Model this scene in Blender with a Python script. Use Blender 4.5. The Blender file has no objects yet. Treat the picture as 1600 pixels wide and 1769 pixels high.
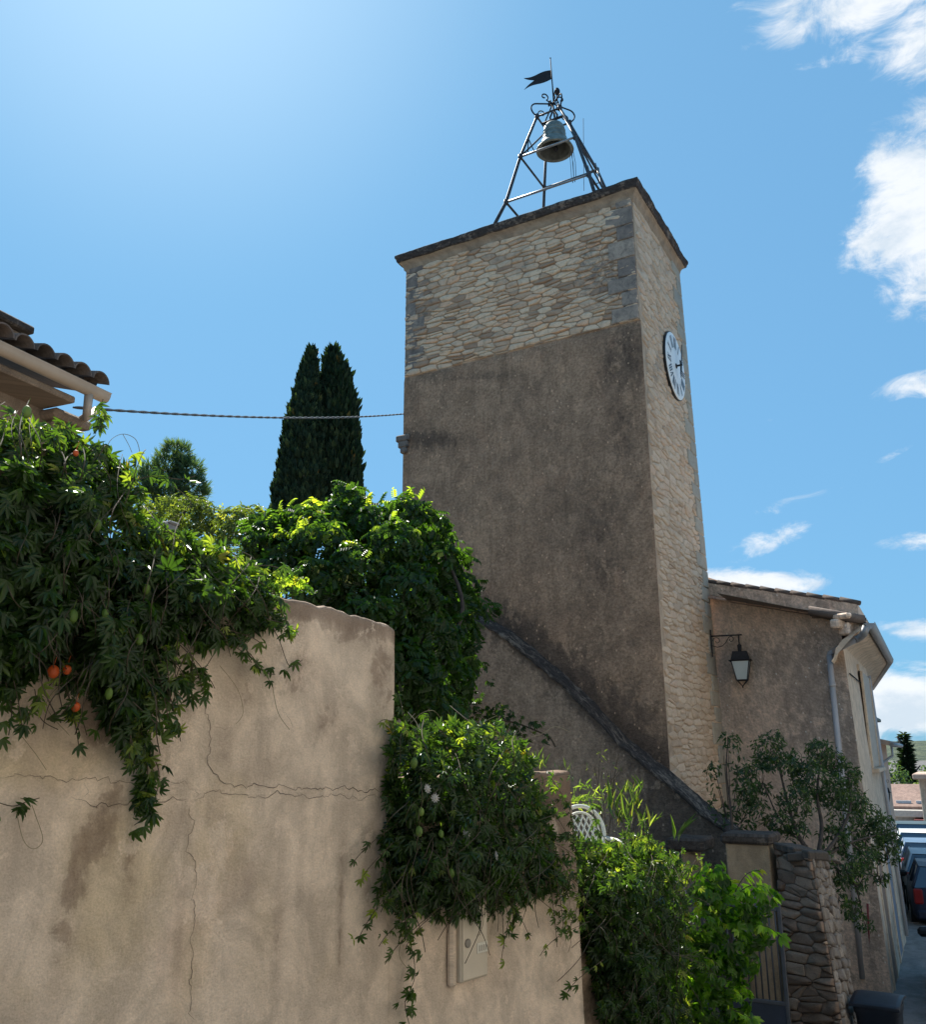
import bpy, bmesh, math, random
import numpy as np
from mathutils import Vector, Matrix, noise
from mathutils.bvhtree import BVHTree
R_ = math.radians
C = bpy.context.scene.collection
EZ = 4.0                                   # eye height above the lower street
# ------------------------------------------------------------------ camera
F = 1560.0; TH = math.atan2(416, 1560); RO = R_(0.4)
cam = bpy.data.cameras.new("camera"); camo = bpy.data.objects.new("camera", cam); C.objects.link(camo)
cam.sensor_fit = 'HORIZONTAL'; cam.sensor_width = 36; cam.lens = 36*F/1600.0
cam.clip_start = 0.05; cam.clip_end = 3000
camo.matrix_world = Matrix.Translation((0, 0, EZ)) @ (Matrix.Rotation(math.pi/2+TH, 4, 'X') @ Matrix.Rotation(-RO, 4, 'Z'))
bpy.context.scene.camera = camo
SUN_EL, SUN_AZ = 49.0, -23.0               # azimuth from +Y, positive to the right
sc = bpy.context.scene
sc.view_settings.view_transform = 'Standard'; sc.view_settings.look = 'None'
sc.view_settings.gamma = 1; sc.view_settings.exposure = 1.0

def ray(px, py):
    u = (px-800)/F; v = (884.5-py)/F; c, s = math.cos(RO), math.sin(RO)
    r = u*c+v*s; w = -u*s+v*c
    return Vector((r, math.cos(TH)-w*math.sin(TH), math.sin(TH)+w*math.cos(TH)))
def at(px, py, Y):
    d = ray(px, py); d = d/d.y*Y; return Vector((d.x, d.y, d.z+EZ))
def onplane(px, py, p0, n):
    d = ray(px, py); o = Vector((0, 0, EZ)); t = (Vector(p0)-o).dot(n)/d.dot(n); return o+d*t

# ------------------------------------------------------------------ world
w = bpy.data.worlds.new("World"); sc.world = w; w.use_nodes = True
nt = w.node_tree; nt.nodes.clear()
class NB:
    def __init__(s, nt): s.nt = nt
    def n(s, typ, **kw):
        nd = s.nt.nodes.new(typ)
        for k, v in kw.items(): setattr(nd, k, v)
        return nd
    def sock(s, nd, i, v):
        if v is None: return
        if isinstance(v, bpy.types.NodeSocket): s.nt.links.new(v, nd.inputs[i])
        else: nd.inputs[i].default_value = v
    def math(s, op, a, b=None, c=None, clamp=False):
        nd = s.n('ShaderNodeMath', operation=op, use_clamp=clamp)
        s.sock(nd, 0, a); s.sock(nd, 1, b); s.sock(nd, 2, c); return nd.outputs[0]
    def vmath(s, op, a, b=None):
        nd = s.n('ShaderNodeVectorMath', operation=op); s.sock(nd, 0, a); s.sock(nd, 1, b)
        return nd.outputs['Value'] if op in ('DOT_PRODUCT', 'LENGTH') else nd.outputs[0]
    def noise(s, vec, scale, detail=4, rough=.55, dist=0.0):
        nd = s.n('ShaderNodeTexNoise'); s.sock(nd, 'Vector', vec)
        s.sock(nd, 'Scale', scale); s.sock(nd, 'Detail', float(detail)); s.sock(nd, 'Roughness', rough); s.sock(nd, 'Distortion', dist)
        return nd.outputs['Fac']
    def rng(s, v, a, b, c=0.0, d=1.0, smooth=True):
        nd = s.n('ShaderNodeMapRange'); nd.interpolation_type = 'SMOOTHSTEP' if smooth else 'LINEAR'
        s.sock(nd, 0, v); s.sock(nd, 1, a); s.sock(nd, 2, b); s.sock(nd, 3, c); s.sock(nd, 4, d); return nd.outputs[0]
    def mix(s, f, a, b, mode='MIX'):
        nd = s.n('ShaderNodeMix', data_type='RGBA', blend_type=mode)
        s.sock(nd, 0, f); s.sock(nd, 6, a if isinstance(a, bpy.types.NodeSocket) else tuple(a)+(1,))
        s.sock(nd, 7, b if isinstance(b, bpy.types.NodeSocket) else tuple(b)+(1,)); return nd.outputs[2]
    def scale(s, vec, sc3):
        nd = s.n('ShaderNodeMapping'); s.sock(nd, 0, vec); nd.inputs['Scale'].default_value = sc3; return nd.outputs[0]
    def attr(s, name):
        return s.n('ShaderNodeAttribute', attribute_name=name).outputs['Fac']
b = NB(nt)
sky = b.n('ShaderNodeTexSky', sky_type='NISHITA'); sky.sun_disc = False
sky.sun_elevation = R_(SUN_EL); sky.sun_rotation = R_(SUN_AZ)
sky.air_density = 1.0; sky.dust_density = 0.7; sky.ozone_density = 1.0; sky.altitude = 150
dirv = b.n('ShaderNodeTexCoord').outputs['Generated']
def cloudpatch(px, py, rx, ry, strg, tilt=0.0, ns=1.0):
    c = ray(px, py).normalized(); ex = (ray(px+10, py).normalized()-c).normalized(); ey = (ray(px, py-10).normalized()-c).normalized()
    ca, sa = math.cos(R_(tilt)), math.sin(R_(tilt)); ex, ey = ex*ca+ey*sa, ey*ca-ex*sa
    k = F*1.05
    d = b.vmath('SUBTRACT', dirv, tuple(c))
    x = b.math('DIVIDE', b.vmath('DOT_PRODUCT', d, tuple(ex)), rx/k); y = b.math('DIVIDE', b.vmath('DOT_PRODUCT', d, tuple(ey)), ry/k)
    r = b.math('SQRT', b.math('ADD', b.math('MULTIPLY', x, x), b.math('MULTIPLY', y, y)))
    front = b.rng(b.vmath('DOT_PRODUCT', dirv, tuple(c)), .6, .8)
    return b.math('MULTIPLY', b.math('MULTIPLY', b.rng(r, 1.25, 0.15, 0.0, 1.0), strg), front)
cn1 = b.noise(b.scale(dirv, (1, 1, 2.0)), 17.0, 12, .66, .6)
cn2 = b.noise(b.scale(dirv, (1, 1, 3.5)), 4.5, 8, .6, .3)
dens = None
for p in [(1475, -8, 190, 75, .95), (1585, 60, 75, 85, .75), (1372, 70, 60, 32, .55), (1450, 95, 100, 22, .4), (1585, 330, 115, 150, 1.25), (1520, 420, 75, 70, .65), (1575, 500, 90, 90, .85), (1600, 665, 100, 36, .85),
          (1590, 590, 70, 30, .35), (1595, 938, 95, 22, .75), (1300, 1003, 150, 26, 1.05), (1330, 930, 130, 30, .36, 25), (1400, 860, 200, 18, .3, 18), (1480, 820, 190, 10, .26, 30), (1585, 1092, 100, 28, .8), (1590, 1150, 80, 18, .55),
          (1570, 1218, 170, 62, 1.5), (1560, 1290, 170, 55, .62), (1320, 725, 40, 9, .35)]:
    m = cloudpatch(*p); dens = m if dens is None else b.math('MAXIMUM', dens, m)
nz = b.math('ADD', b.math('MULTIPLY', cn1, .55), b.math('MULTIPLY', cn2, .45))
cf = b.rng(b.math('ADD', dens, b.math('MULTIPLY', b.math('SUBTRACT', nz, .5), b.math('MULTIPLY', b.rng(dens, 0, .2), 3.9))), .30, 1.05)
cf = b.math('MULTIPLY', cf, .93)
shade = b.noise(b.scale(dirv, (1, 1, 2)), 14.0, 6, .6)
ccol = b.mix(b.rng(shade, .35, .6), (3.6, 4.1, 4.6), (5.0, 5.15, 5.3))
gm_ = b.n('ShaderNodeGamma'); nt.links.new(sky.outputs[0], gm_.inputs[0]); gm_.inputs[1].default_value = .27
skyc = b.mix(1.0, gm_.outputs[0], (0.80, 1.70, 2.55), 'MULTIPLY')
sdv = (math.sin(R_(SUN_AZ))*math.cos(R_(SUN_EL)), math.cos(R_(SUN_AZ))*math.cos(R_(SUN_EL)), math.sin(R_(SUN_EL)))
ca_ = b.vmath('DOT_PRODUCT', dirv, sdv)                    # the sun's aureole
aur = b.math('POWER', b.rng(ca_, math.cos(R_(24)), 1.0, smooth=False), 2.2)
skyc = b.mix(b.math('MULTIPLY', aur, .20), skyc, (7.0, 7.4, 7.8))
hz_ = b.n('ShaderNodeSeparateXYZ'); nt.links.new(dirv, hz_.inputs[0])
bg = b.n('ShaderNodeBackground'); bg.inputs[1].default_value = 0.10
nt.links.new(b.mix(cf, skyc, ccol), bg.inputs[0])
wo = b.n('ShaderNodeOutputWorld'); nt.links.new(bg.outputs[0], wo.inputs[0])
# ------------------------------------------------------------------ sun
sl = bpy.data.lights.new("sun", 'SUN'); sl.energy = 5.0; sl.angle = R_(.53); sl.color = (1, .95, .86)
so = bpy.data.objects.new("sun", sl); C.objects.link(so)
sd = Vector((math.sin(R_(SUN_AZ))*math.cos(R_(SUN_EL)), math.cos(R_(SUN_AZ))*math.cos(R_(SUN_EL)), math.sin(R_(SUN_EL))))
so.rotation_euler = sd.to_track_quat('Z', 'Y').to_euler(); so.location = sd*60

# ================================================================== helpers
MATS = {}
def newmat(name):
    m = bpy.data.materials.new(name); m.use_nodes = True; m.node_tree.nodes.clear(); MATS[name] = m
    nb = NB(m.node_tree); p = nb.n('ShaderNodeBsdfPrincipled'); o = nb.n('ShaderNodeOutputMaterial')
    m.node_tree.links.new(p.outputs[0], o.inputs[0]); p.inputs['Roughness'].default_value = .85
    try: p.inputs['Specular IOR Level'].default_value = .3
    except Exception: pass
    return m, nb, p, o
def setc(nb, p, col):
    if isinstance(col, bpy.types.NodeSocket): nb.nt.links.new(col, p.inputs['Base Color'])
    else: p.inputs['Base Color'].default_value = tuple(col)+(1,)
def bump(nb, p, h, strength=.5, dist=.01):
    n = nb.n('ShaderNodeBump'); n.inputs['Strength'].default_value = strength; n.inputs['Distance'].default_value = dist
    nb.nt.links.new(h, n.inputs['Height']); nb.nt.links.new(n.outputs[0], p.inputs['Normal'])
def plain(name, col, rough=.6, metal=0.0, var=.12, ns=6.0, bmp=0.0, spec=None):
    m, nb, p, o = newmat(name); tc = nb.n('ShaderNodeTexCoord').outputs['Object']
    f = nb.noise(tc, ns, 6, .6)
    c = nb.mix(nb.rng(f, .3, .7), [x*(1-var) for x in col], [min(1, x*(1+var)) for x in col]); setc(nb, p, c)
    p.inputs['Roughness'].default_value = rough; p.inputs['Metallic'].default_value = metal
    if spec is not None: p.inputs['Specular IOR Level'].default_value = spec
    if bmp: bump(nb, p, nb.noise(tc, ns*6, 5, .6), .6, bmp)
    return m
def plaster(name, c1, c2, cst, coch=None, grain=1.0, streak=.5, pit=.0, rg=90.0):
    m, nb, p, o = newmat(name); uv = nb.n('ShaderNodeUVMap', uv_map='m').outputs[0]
    big = nb.noise(uv, .9, 7, .62, .4); mid = nb.noise(uv, 4.5, 8, .65, .2); fine = nb.noise(uv, rg, 4, .7)
    st = nb.noise(nb.scale(uv, (7, .55, 1)), 1.0, 6, .6, .2)
    c = nb.mix(nb.rng(big, .32, .68), c1, c2)
    c = nb.mix(nb.math('MULTIPLY', nb.rng(mid, .44, .66), .6), c, [x*.72 for x in c1])
    c = nb.mix(nb.math('MULTIPLY', nb.rng(st, .5, .72), streak*.55), c, [x*.55 for x in c1])
    if coch:
        fo = nb.rng(nb.math('ADD', nb.attr('ochre'), nb.math('MULTIPLY', nb.math('SUBTRACT', mid, .5), .9)), .15, .8)
        c = nb.mix(fo, c, coch)
    spk = nb.noise(uv, 22, 6, .8, .2); c = nb.mix(nb.math('MULTIPLY', nb.math('MULTIPLY', nb.rng(spk, .60, .72), nb.rng(big, .42, .6)), .45), c, [x*.35 for x in c1])
    warm = nb.noise(nb.scale(uv, (1.6, .8, 1)), 1.3, 5, .6, .5); c = nb.mix(nb.math('MULTIPLY', nb.rng(warm, .52, .7), .4), c, [c1[0]*.96, c1[1]*.88, c1[2]*.86])
    a = nb.attr('stain')
    fs = nb.math('ADD', a, nb.math('MULTIPLY', nb.math('SUBTRACT', nb.noise(nb.scale(uv, (1.3, .7, 1)), 5.0, 10, .70, .5), .5), nb.math('MULTIPLY', nb.rng(a, .02, .5), 1.9)))
    c = nb.mix(nb.math('MULTIPLY', nb.rng(fs, .06, .66, smooth=False), .62), c, cst)
    c = nb.mix(nb.math('MULTIPLY', nb.rng(fs, .9, 1.7), .6), c, cst)
    blo = nb.rng(nb.noise(nb.scale(uv, (1.2, .8, 1)), 3.4, 10, .68, .6), .36, .64, .80, 1.12); bm = nb.n('ShaderNodeCombineXYZ'); [nb.sock(bm, i, blo) for i in range(3)]; c = nb.mix(1.0, c, bm.outputs[0], 'MULTIPLY')
    crisp = nb.rng(nb.math('ADD', fs, nb.math('MULTIPLY', nb.math('SUBTRACT', nb.noise(uv, 9.0, 10, .78, .5), .5), 1.0)), .30, .40)
    c = nb.mix(nb.math('MULTIPLY', crisp, .26), c, [x*.8 for x in cst])
    pale = nb.noise(nb.scale(uv, (1, .7, 1)), 2.6, 10, .7, .3); c = nb.mix(nb.math('MULTIPLY', nb.rng(pale, .57, .61), .40), c, [min(1, x*1.22) for x in c1])
    g = nb.rng(fine, .3, .7, 1-.17*grain, 1+.13*grain, False)
    gm = nb.n('ShaderNodeCombineXYZ'); [nb.sock(gm, i, g) for i in range(3)]
    c = nb.mix(1.0, c, gm.outputs[0], 'MULTIPLY')
    if pit:
        sp = nb.n('ShaderNodeTexVoronoi'); sp.inputs['Scale'].default_value = 7.0; nb.nt.links.new(nb.scale(uv, (1, .7, 1)), sp.inputs['Vector'])
        c = nb.mix(nb.math('MULTIPLY', nb.rng(sp.outputs['Distance'], .13, .05), pit), c, [min(1, x*1.9) for x in c1])
    setc(nb, p, c)
    h = nb.math('ADD', nb.math('MULTIPLY', fine, .35), nb.math('ADD', nb.math('MULTIPLY', mid, 1.1), nb.noise(uv, 28, 6, .7)))
    bump(nb, p, nb.math('ADD', h, nb.math('MULTIPLY', nb.rng(pale, .60, .63), .25)), .75, .016*grain)
    p.inputs['Roughness'].default_value = .92
    return m
def stonemat(name, cols, dark, patch=.3):
    m, nb, p, o = newmat(name); uv = nb.n('ShaderNodeUVMap', uv_map='m').outputs[0]
    r = nb.attr('rnd'); cr = nb.n('ShaderNodeValToRGB'); nb.nt.links.new(r, cr.inputs[0])
    e = cr.color_ramp.elements; cr.color_ramp.interpolation = 'LINEAR'
    while len(e) < len(cols): e.new(.5)
    for i, cc in enumerate(cols): e[i].position = i/(len(cols)-1); e[i].color = tuple(cc)+(1,)
    n1 = nb.noise(uv, 9, 8, .7, .3); n2 = nb.noise(uv, 60, 5, .7); big = nb.noise(uv, .8, 6, .6)
    c = nb.mix(nb.math('MULTIPLY', nb.rng(n1, .45, .7), .45), cr.outputs[0], [x*.6 for x in cols[0]])
    c = nb.mix(nb.math('MULTIPLY', nb.rng(big, .5, .7), patch), c, dark)
    a = nb.attr('stain'); fs = nb.math('ADD', a, nb.math('MULTIPLY', nb.math('SUBTRACT', nb.noise(uv, 6.0, 9, .7, .6), .5), nb.math('MULTIPLY', nb.rng(a, .02, .4), 1.6)))
    c = nb.mix(nb.math('MULTIPLY', nb.rng(fs, .2, .8), .9), c, dark)
    g = nb.rng(n2, .3, .7, .82, 1.15, False); gm = nb.n('ShaderNodeCombineXYZ'); [nb.sock(gm, i, g) for i in range(3)]
    setc(nb, p, nb.mix(1.0, c, gm.outputs[0], 'MULTIPLY'))
    bump(nb, p, nb.math('ADD', nb.math('MULTIPLY', n1, 1.4), nb.math('MULTIPLY', n2, .5)), .6, .015)
    p.inputs['Roughness'].default_value = .9
    return m
def leafmat(name, dark, light, young, trans=.42, rough=.38, spec=.5):
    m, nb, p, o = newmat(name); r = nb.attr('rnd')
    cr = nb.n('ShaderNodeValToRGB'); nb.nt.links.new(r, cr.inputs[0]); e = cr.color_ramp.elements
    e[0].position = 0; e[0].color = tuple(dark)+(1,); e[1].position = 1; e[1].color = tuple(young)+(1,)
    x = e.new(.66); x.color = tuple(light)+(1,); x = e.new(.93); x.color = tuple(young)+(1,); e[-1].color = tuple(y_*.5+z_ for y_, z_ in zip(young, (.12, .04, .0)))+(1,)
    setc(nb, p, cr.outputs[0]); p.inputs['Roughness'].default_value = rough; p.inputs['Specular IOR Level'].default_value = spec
    t = nb.n('ShaderNodeBsdfTranslucent'); tc = nb.mix(1.0, cr.outputs[0], (3.0, 3.2, .8), 'MULTIPLY'); nb.nt.links.new(tc, t.inputs[0])
    mx = nb.n('ShaderNodeMixShader'); mx.inputs[0].default_value = trans
    nb.nt.links.new(p.outputs[0], mx.inputs[1]); nb.nt.links.new(t.outputs[0], mx.inputs[2]); nb.nt.links.new(mx.outputs[0], o.inputs[0])
    return m

def setp(o, label=None, cat=None, group=None, kind=None):
    for k, v in (('label', label), ('category', cat), ('group', group), ('kind', kind)):
        if v: o[k] = v
    return o
def thing(name, label, cat, loc=(0, 0, 0), rz=0.0, group=None):
    o = bpy.data.objects.new(name, None); C.objects.link(o); o.location = loc; o.rotation_euler = (0, 0, rz); o.empty_display_size = .2
    return setp(o, label, cat, group)
def link(name, me, mats, parent=None, smooth=False):
    """Mesh data are in world space; a child keeps its world place."""
    for m in (mats if isinstance(mats, (list, tuple)) else [mats]): me.materials.append(m)
    if smooth:
        for p in me.polygons: p.use_smooth = True
    o = bpy.data.objects.new(name, me); C.objects.link(o)
    if parent is not None:
        o.parent = parent
        o.matrix_parent_inverse = pinv(parent)
    return o
def pinv(par):
    m = Matrix.Identity(4); q = par
    M = Matrix.Translation(par.location) @ par.rotation_euler.to_matrix().to_4x4() if par.type == 'EMPTY' else Matrix.Identity(4)
    return M.inverted()
class MB:
    """collects faces with metre uv, stain, rnd"""
    def __init__(s): s.v = []; s.f = []; s.uv = []; s.st = []; s.rn = []; s.oc = []; s.mi = []; s.sm = []
    def vert(s, p, uv=(0, 0), st=0.0, rn=0.5, oc=0.0):
        s.v.append(tuple(p)); s.uv.append((float(uv[0]), float(uv[1]))); s.st.append(st); s.rn.append(rn); s.oc.append(oc); return len(s.v)-1
    def face(s, idx, mi=0, sm=False): s.f.append(tuple(idx)); s.mi.append(mi); s.sm.append(sm)
    def build(s, name, mats, parent=None):
        me = bpy.data.meshes.new(name); me.from_pydata(s.v, [], s.f)
        ul = me.uv_layers.new(name='m'); vi = np.zeros(len(me.loops), 'i'); me.loops.foreach_get('vertex_index', vi)
        ul.data.foreach_set('uv', np.array(s.uv, 'f')[vi].ravel())
        for nm, dt in (('stain', s.st), ('rnd', s.rn), ('ochre', s.oc)):
            a = me.attributes.new(nm, 'FLOAT', 'POINT'); a.data.foreach_set('value', np.array(dt, 'f'))
        me.polygons.foreach_set('material_index', np.array(s.mi, 'i')); me.polygons.foreach_set('use_smooth', np.array(s.sm, 'bool'))
        me.update(); return link(name, me, mats, parent)
    def grid(s, fn, nu, nv, mi=0, sm=True, closed=False):
        """fn(i,j)->(pos,uv,stain,rnd,ochre)"""
        ids = [[s.vert(*fn(i, j)) for j in range(nv+1)] for i in range(nu+1)]
        for i in range(nu):
            for j in range(nv): s.face((ids[i][j], ids[i+1][j], ids[i+1][j+1], ids[i][j+1]), mi, sm)
        return ids
    def quad(s, a, b_, c, d, mi=0, st=0.0, rn=.5):
        a, b_, c, d = map(Vector, (a, b_, c, d)); U = (b_-a).length; V = (d-a).length
        s.face([s.vert(a, (0, 0), st, rn), s.vert(b_, (U, 0), st, rn), s.vert(c, (U, V), st, rn), s.vert(d, (0, V), st, rn)], mi)
    def box(s, o, ax, ay, az, mi=0, rn=.5, st=0.0, bev=0.0):
        """o = centre of the bottom face; ax, ay, az full edge vectors"""
        o = Vector(o); ax, ay, az = Vector(ax), Vector(ay), Vector(az)
        def P(i, j, k): return o+ax*(i-.5)+ay*(j-.5)+az*k
        lx, ly, lz = ax.length, ay.length, az.length
        if bev <= 0:
            for q in (((0,0,0),(0,1,0),(1,1,0),(1,0,0)), ((0,0,1),(1,0,1),(1,1,1),(0,1,1)), ((0,0,0),(1,0,0),(1,0,1),(0,0,1)), ((1,1,0),(0,1,0),(0,1,1),(1,1,1)), ((0,1,0),(0,0,0),(0,0,1),(0,1,1)), ((1,0,0),(1,1,0),(1,1,1),(1,0,1))):
                s.quad(*[P(*t) for t in q], mi=mi, rn=rn, st=st)
            return
        bx, by, bz = bev/lx, bev/ly, bev/lz; ids = {}
        for i in (0, 1):
            for j in (0, 1):
                for k in (0, 1):
                    fi = bx if i == 0 else 1-bx; fj = by if j == 0 else 1-by; fk = bz if k == 0 else 1-bz
                    uvx = (fi*lx+fj*ly, fk*lz)
                    ids[i,j,k,0] = s.vert(P(i, fj, fk), uvx, st, rn); ids[i,j,k,1] = s.vert(P(fi, j, fk), uvx, st, rn); ids[i,j,k,2] = s.vert(P(fi, fj, k), uvx, st, rn)
        F6 = [[(0,0,0),(0,0,1),(0,1,1),(0,1,0),0],[(1,0,0),(1,1,0),(1,1,1),(1,0,1),0],[(0,0,0),(1,0,0),(1,0,1),(0,0,1),1],[(0,1,0),(0,1,1),(1,1,1),(1,1,0),1],[(0,0,0),(0,1,0),(1,1,0),(1,0,0),2],[(0,0,1),(1,0,1),(1,1,1),(0,1,1),2]]
        for f in F6: s.face([ids[t+(f[4],)] for t in f[:4]], mi)
        for k in (0, 1):
            for i in (0, 1): s.face([ids[i,0,k,0], ids[i,1,k,0], ids[i,1,k,2], ids[i,0,k,2]], mi)
            for j in (0, 1): s.face([ids[0,j,k,1], ids[1,j,k,1], ids[1,j,k,2], ids[0,j,k,2]], mi)
        for i in (0, 1):
            for j in (0, 1): s.face([ids[i,j,0,0], ids[i,j,1,0], ids[i,j,1,1], ids[i,j,0,1]], mi)
        for t in [(i,j,k) for i in (0,1) for j in (0,1) for k in (0,1)]: s.face([ids[t+(0,)], ids[t+(1,)], ids[t+(2,)]], mi)
    def tube(s, pts, r, n=8, mi=0, cap=True, rn=.5, st=0.0, flat=None):
        pts = [Vector(p) for p in pts]; L = 0.0
        rr = r if hasattr(r, '__len__') else [r]*len(pts)
        t0 = (pts[1]-pts[0]).normalized(); up = Vector((0, 0, 1)) if abs(t0.z) < .9 else Vector((1, 0, 0)); nrm = t0.cross(up).normalized()
        rings = []
        for i, p in enumerate(pts):
            t = (pts[min(i+1, len(pts)-1)]-pts[max(i-1, 0)]).normalized(); nrm = (nrm-t*nrm.dot(t)).normalized(); bn = t.cross(nrm)
            if i: L += (p-pts[i-1]).length
            rings.append([s.vert(p+(nrm*math.cos(a)+bn*math.sin(a))*rr[i], (a*rr[i], L), st, rn) for a in [2*math.pi*k/n for k in range(n)]])
        for i in range(len(rings)-1):
            for k in range(n): s.face((rings[i][k], rings[i][(k+1) % n], rings[i+1][(k+1) % n], rings[i+1][k]), mi, n > 5)
        if cap: s.face(rings[0][::-1], mi); s.face(rings[-1], mi)
    def lathe(s, prof, org, n=24, mi=0, M=None, rn=.5):
        """prof: list of (r,z) up the axis"""
        org = Vector(org); rings = []
        for r, z in prof:
            ring = []
            for k in range(n):
                a = 2*math.pi*k/n; v = Vector((r*math.cos(a), r*math.sin(a), z)); v = M @ v if M else v
                ring.append(s.vert(org+v, (a*max(r, .01), z), 0, rn))
            rings.append(ring)
        for i in range(len(rings)-1):
            for k in range(n): s.face((rings[i][k], rings[i][(k+1) % n], rings[i+1][(k+1) % n], rings[i+1][k]), mi, True)
def fb(p, s, o=4): return noise.fractal(Vector(p)*s, .9, 2.1, o, noise_basis='PERLIN_ORIGINAL')
def arc(c, ax, ay, r, a0, a1, n, r1=None):
    r1 = r if r1 is None else r1; c = Vector(c); ax = Vector(ax); ay = Vector(ay)
    return [c+(ax*math.cos(R_(a0+(a1-a0)*i/n))+ay*math.sin(R_(a0+(a1-a0)*i/n)))*(r+(r1-r)*i/n) for i in range(n+1)]

# ---- irregular rubble: real cut cells on a quad
def cells(W, H, aw, ah, seed, big=.12):
    rnd = random.Random(seed); pts = []; y = 0.0
    y = -ah
    while y < H+ah*2:
        h = ah*rnd.uniform(.7, 1.45); x = -aw-aw*rnd.random()
        while x < W+aw*2:
            wd = aw*rnd.uniform(.45, 1.75)
            if rnd.random() < big: wd *= 1.5
            pts.append((x+wd/2, y+h/2+rnd.uniform(-.32, .32)*ah)); x += wd
            if rnd.random() < .22: pts.append((x-wd*.4, y+h*rnd.uniform(-.1, 1.1)))
        y += h
    K = aw/ah*1.05; P = np.array([(x, y_*K) for x, y_ in pts]); out = []
    for i in range(len(P)):
        c = P[i]
        if not (-aw < c[0] < W+aw and -ah*K*1.2 < c[1] < H*K+ah*K*1.2): continue
        d2 = ((P-c)**2).sum(1); nb_ = np.argsort(d2)[1:22]
        R0 = 2.5*aw
        if c[0] < -aw or c[1]-R0 > H*K: continue
        poly = [(max(0, c[0]-R0), max(0, c[1]-R0)), (min(W, c[0]+R0), max(0, c[1]-R0)), (min(W, c[0]+R0), min(H*K, c[1]+R0)), (max(0, c[0]-R0), min(H*K, c[1]+R0))]
        for j in nb_:
            q = P[j]; mx, my = (c+q)/2; nx, ny = q-c; new = []
            for a in range(len(poly)):
                p0 = poly[a]; p1 = poly[(a+1) % len(poly)]
                s0 = (p0[0]-mx)*nx+(p0[1]-my)*ny; s1 = (p1[0]-mx)*nx+(p1[1]-my)*ny
                if s0 <= 0: new.append(p0)
                if s0*s1 < 0: t = s0/(s0-s1); new.append((p0[0]+(p1[0]-p0[0])*t, p0[1]+(p1[1]-p0[1])*t))
            poly = new
            if len(poly) < 3: break
        if len(poly) < 3: continue
        poly = [(x, y_/K) for x, y_ in poly]
        ar = abs(sum(poly[k][0]*poly[(k+1) % len(poly)][1]-poly[(k+1) % len(poly)][0]*poly[k][1] for k in range(len(poly))))/2
        if ar < aw*ah*.06: continue
        out.append(poly)
    return out
def rubble(mb, Mf, W, H, aw, ah, seed, gap=.012, hgt=.022, stain=None, mi=0, jit=.25, keep=None, cut=.13):
    rnd = random.Random(seed+7)
    for poly in cells(W, H, aw, ah, seed):
        n = len(poly); cx = sum(p[0] for p in poly)/n; cy = sum(p[1] for p in poly)/n
        if keep and not keep(cx, cy): continue
        pp = []
        for k in range(n):                                 # shrink and round the corners
            a = poly[k]; b2 = poly[(k+1) % n]
            for t in (cut, .5, 1-cut):
                pp.append((a[0]+(b2[0]-a[0])*t, a[1]+(b2[1]-a[1])*t))
        ex = max(abs(p[0]-cx) for p in pp); ey = max(abs(p[1]-cy) for p in pp)
        g = gap*rnd.uniform(.6, 1.5); fx = max(.3, 1-g/max(ex, .01)); fy = max(.3, 1-g/max(ey, .01))
        j = lambda: 1+rnd.uniform(-jit, jit)*.22
        o1 = [(cx+(p[0]-cx)*fx*jj, cy+(p[1]-cy)*fy*jj) for p in pp for jj in (j(),)]
        h = hgt*rnd.uniform(.35, 1.25); tx, ty = rnd.uniform(-.5, .5)*h, rnd.uniform(-.5, .5)*h; rn = min(1, max(0, rnd.gauss(.5, .32)))
        bx = max(.5, 1-.010/max(ex, .01)); by = max(.5, 1-.010/max(ey, .01)); st = stain(cx, cy) if stain else 0.0
        r0 = [mb.vert(Mf(u, v, -.004), (u, v), st, rn) for u, v in o1]
        r1 = [mb.vert(Mf(cx+(u-cx)*(bx+1)/2, cy+(v-cy)*(by+1)/2, h*.75), (u, v), st, rn) for u, v in o1]
        r2 = [mb.vert(Mf(cx+(u-cx)*bx*.95, cy+(v-cy)*by*.93, h+tx*(u-cx)/ex+ty*(v-cy)/ey+rnd.uniform(-.15, .15)*h), (u, v), st, rn) for u, v in o1]
        m = len(o1)
        for k in range(m):
            k2 = (k+1) % m; mb.face((r0[k], r0[k2], r1[k2], r1[k]), mi, True); mb.face((r1[k], r1[k2], r2[k2], r2[k]), mi, True)
        c0 = mb.vert(Mf(cx+rnd.uniform(-.2, .2)*ex, cy+rnd.uniform(-.2, .2)*ey, h*rnd.uniform(.95, 1.25)), (cx, cy), st, rn)
        for k in range(m): mb.face((r2[k], r2[(k+1) % m], c0), mi, True)
def quadmap(bl, br, tr, tl, W, H):
    bl, br, tr, tl = map(Vector, (bl, br, tr, tl)); n = (br-bl).cross(tl-bl).normalized()
    def f(u, v, d=0.0):
        a = u/W; c = v/H; return (bl*(1-a)+br*a)*(1-c)+(tl*(1-a)+tr*a)*c+n*d
    f.n = n; return f
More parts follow.
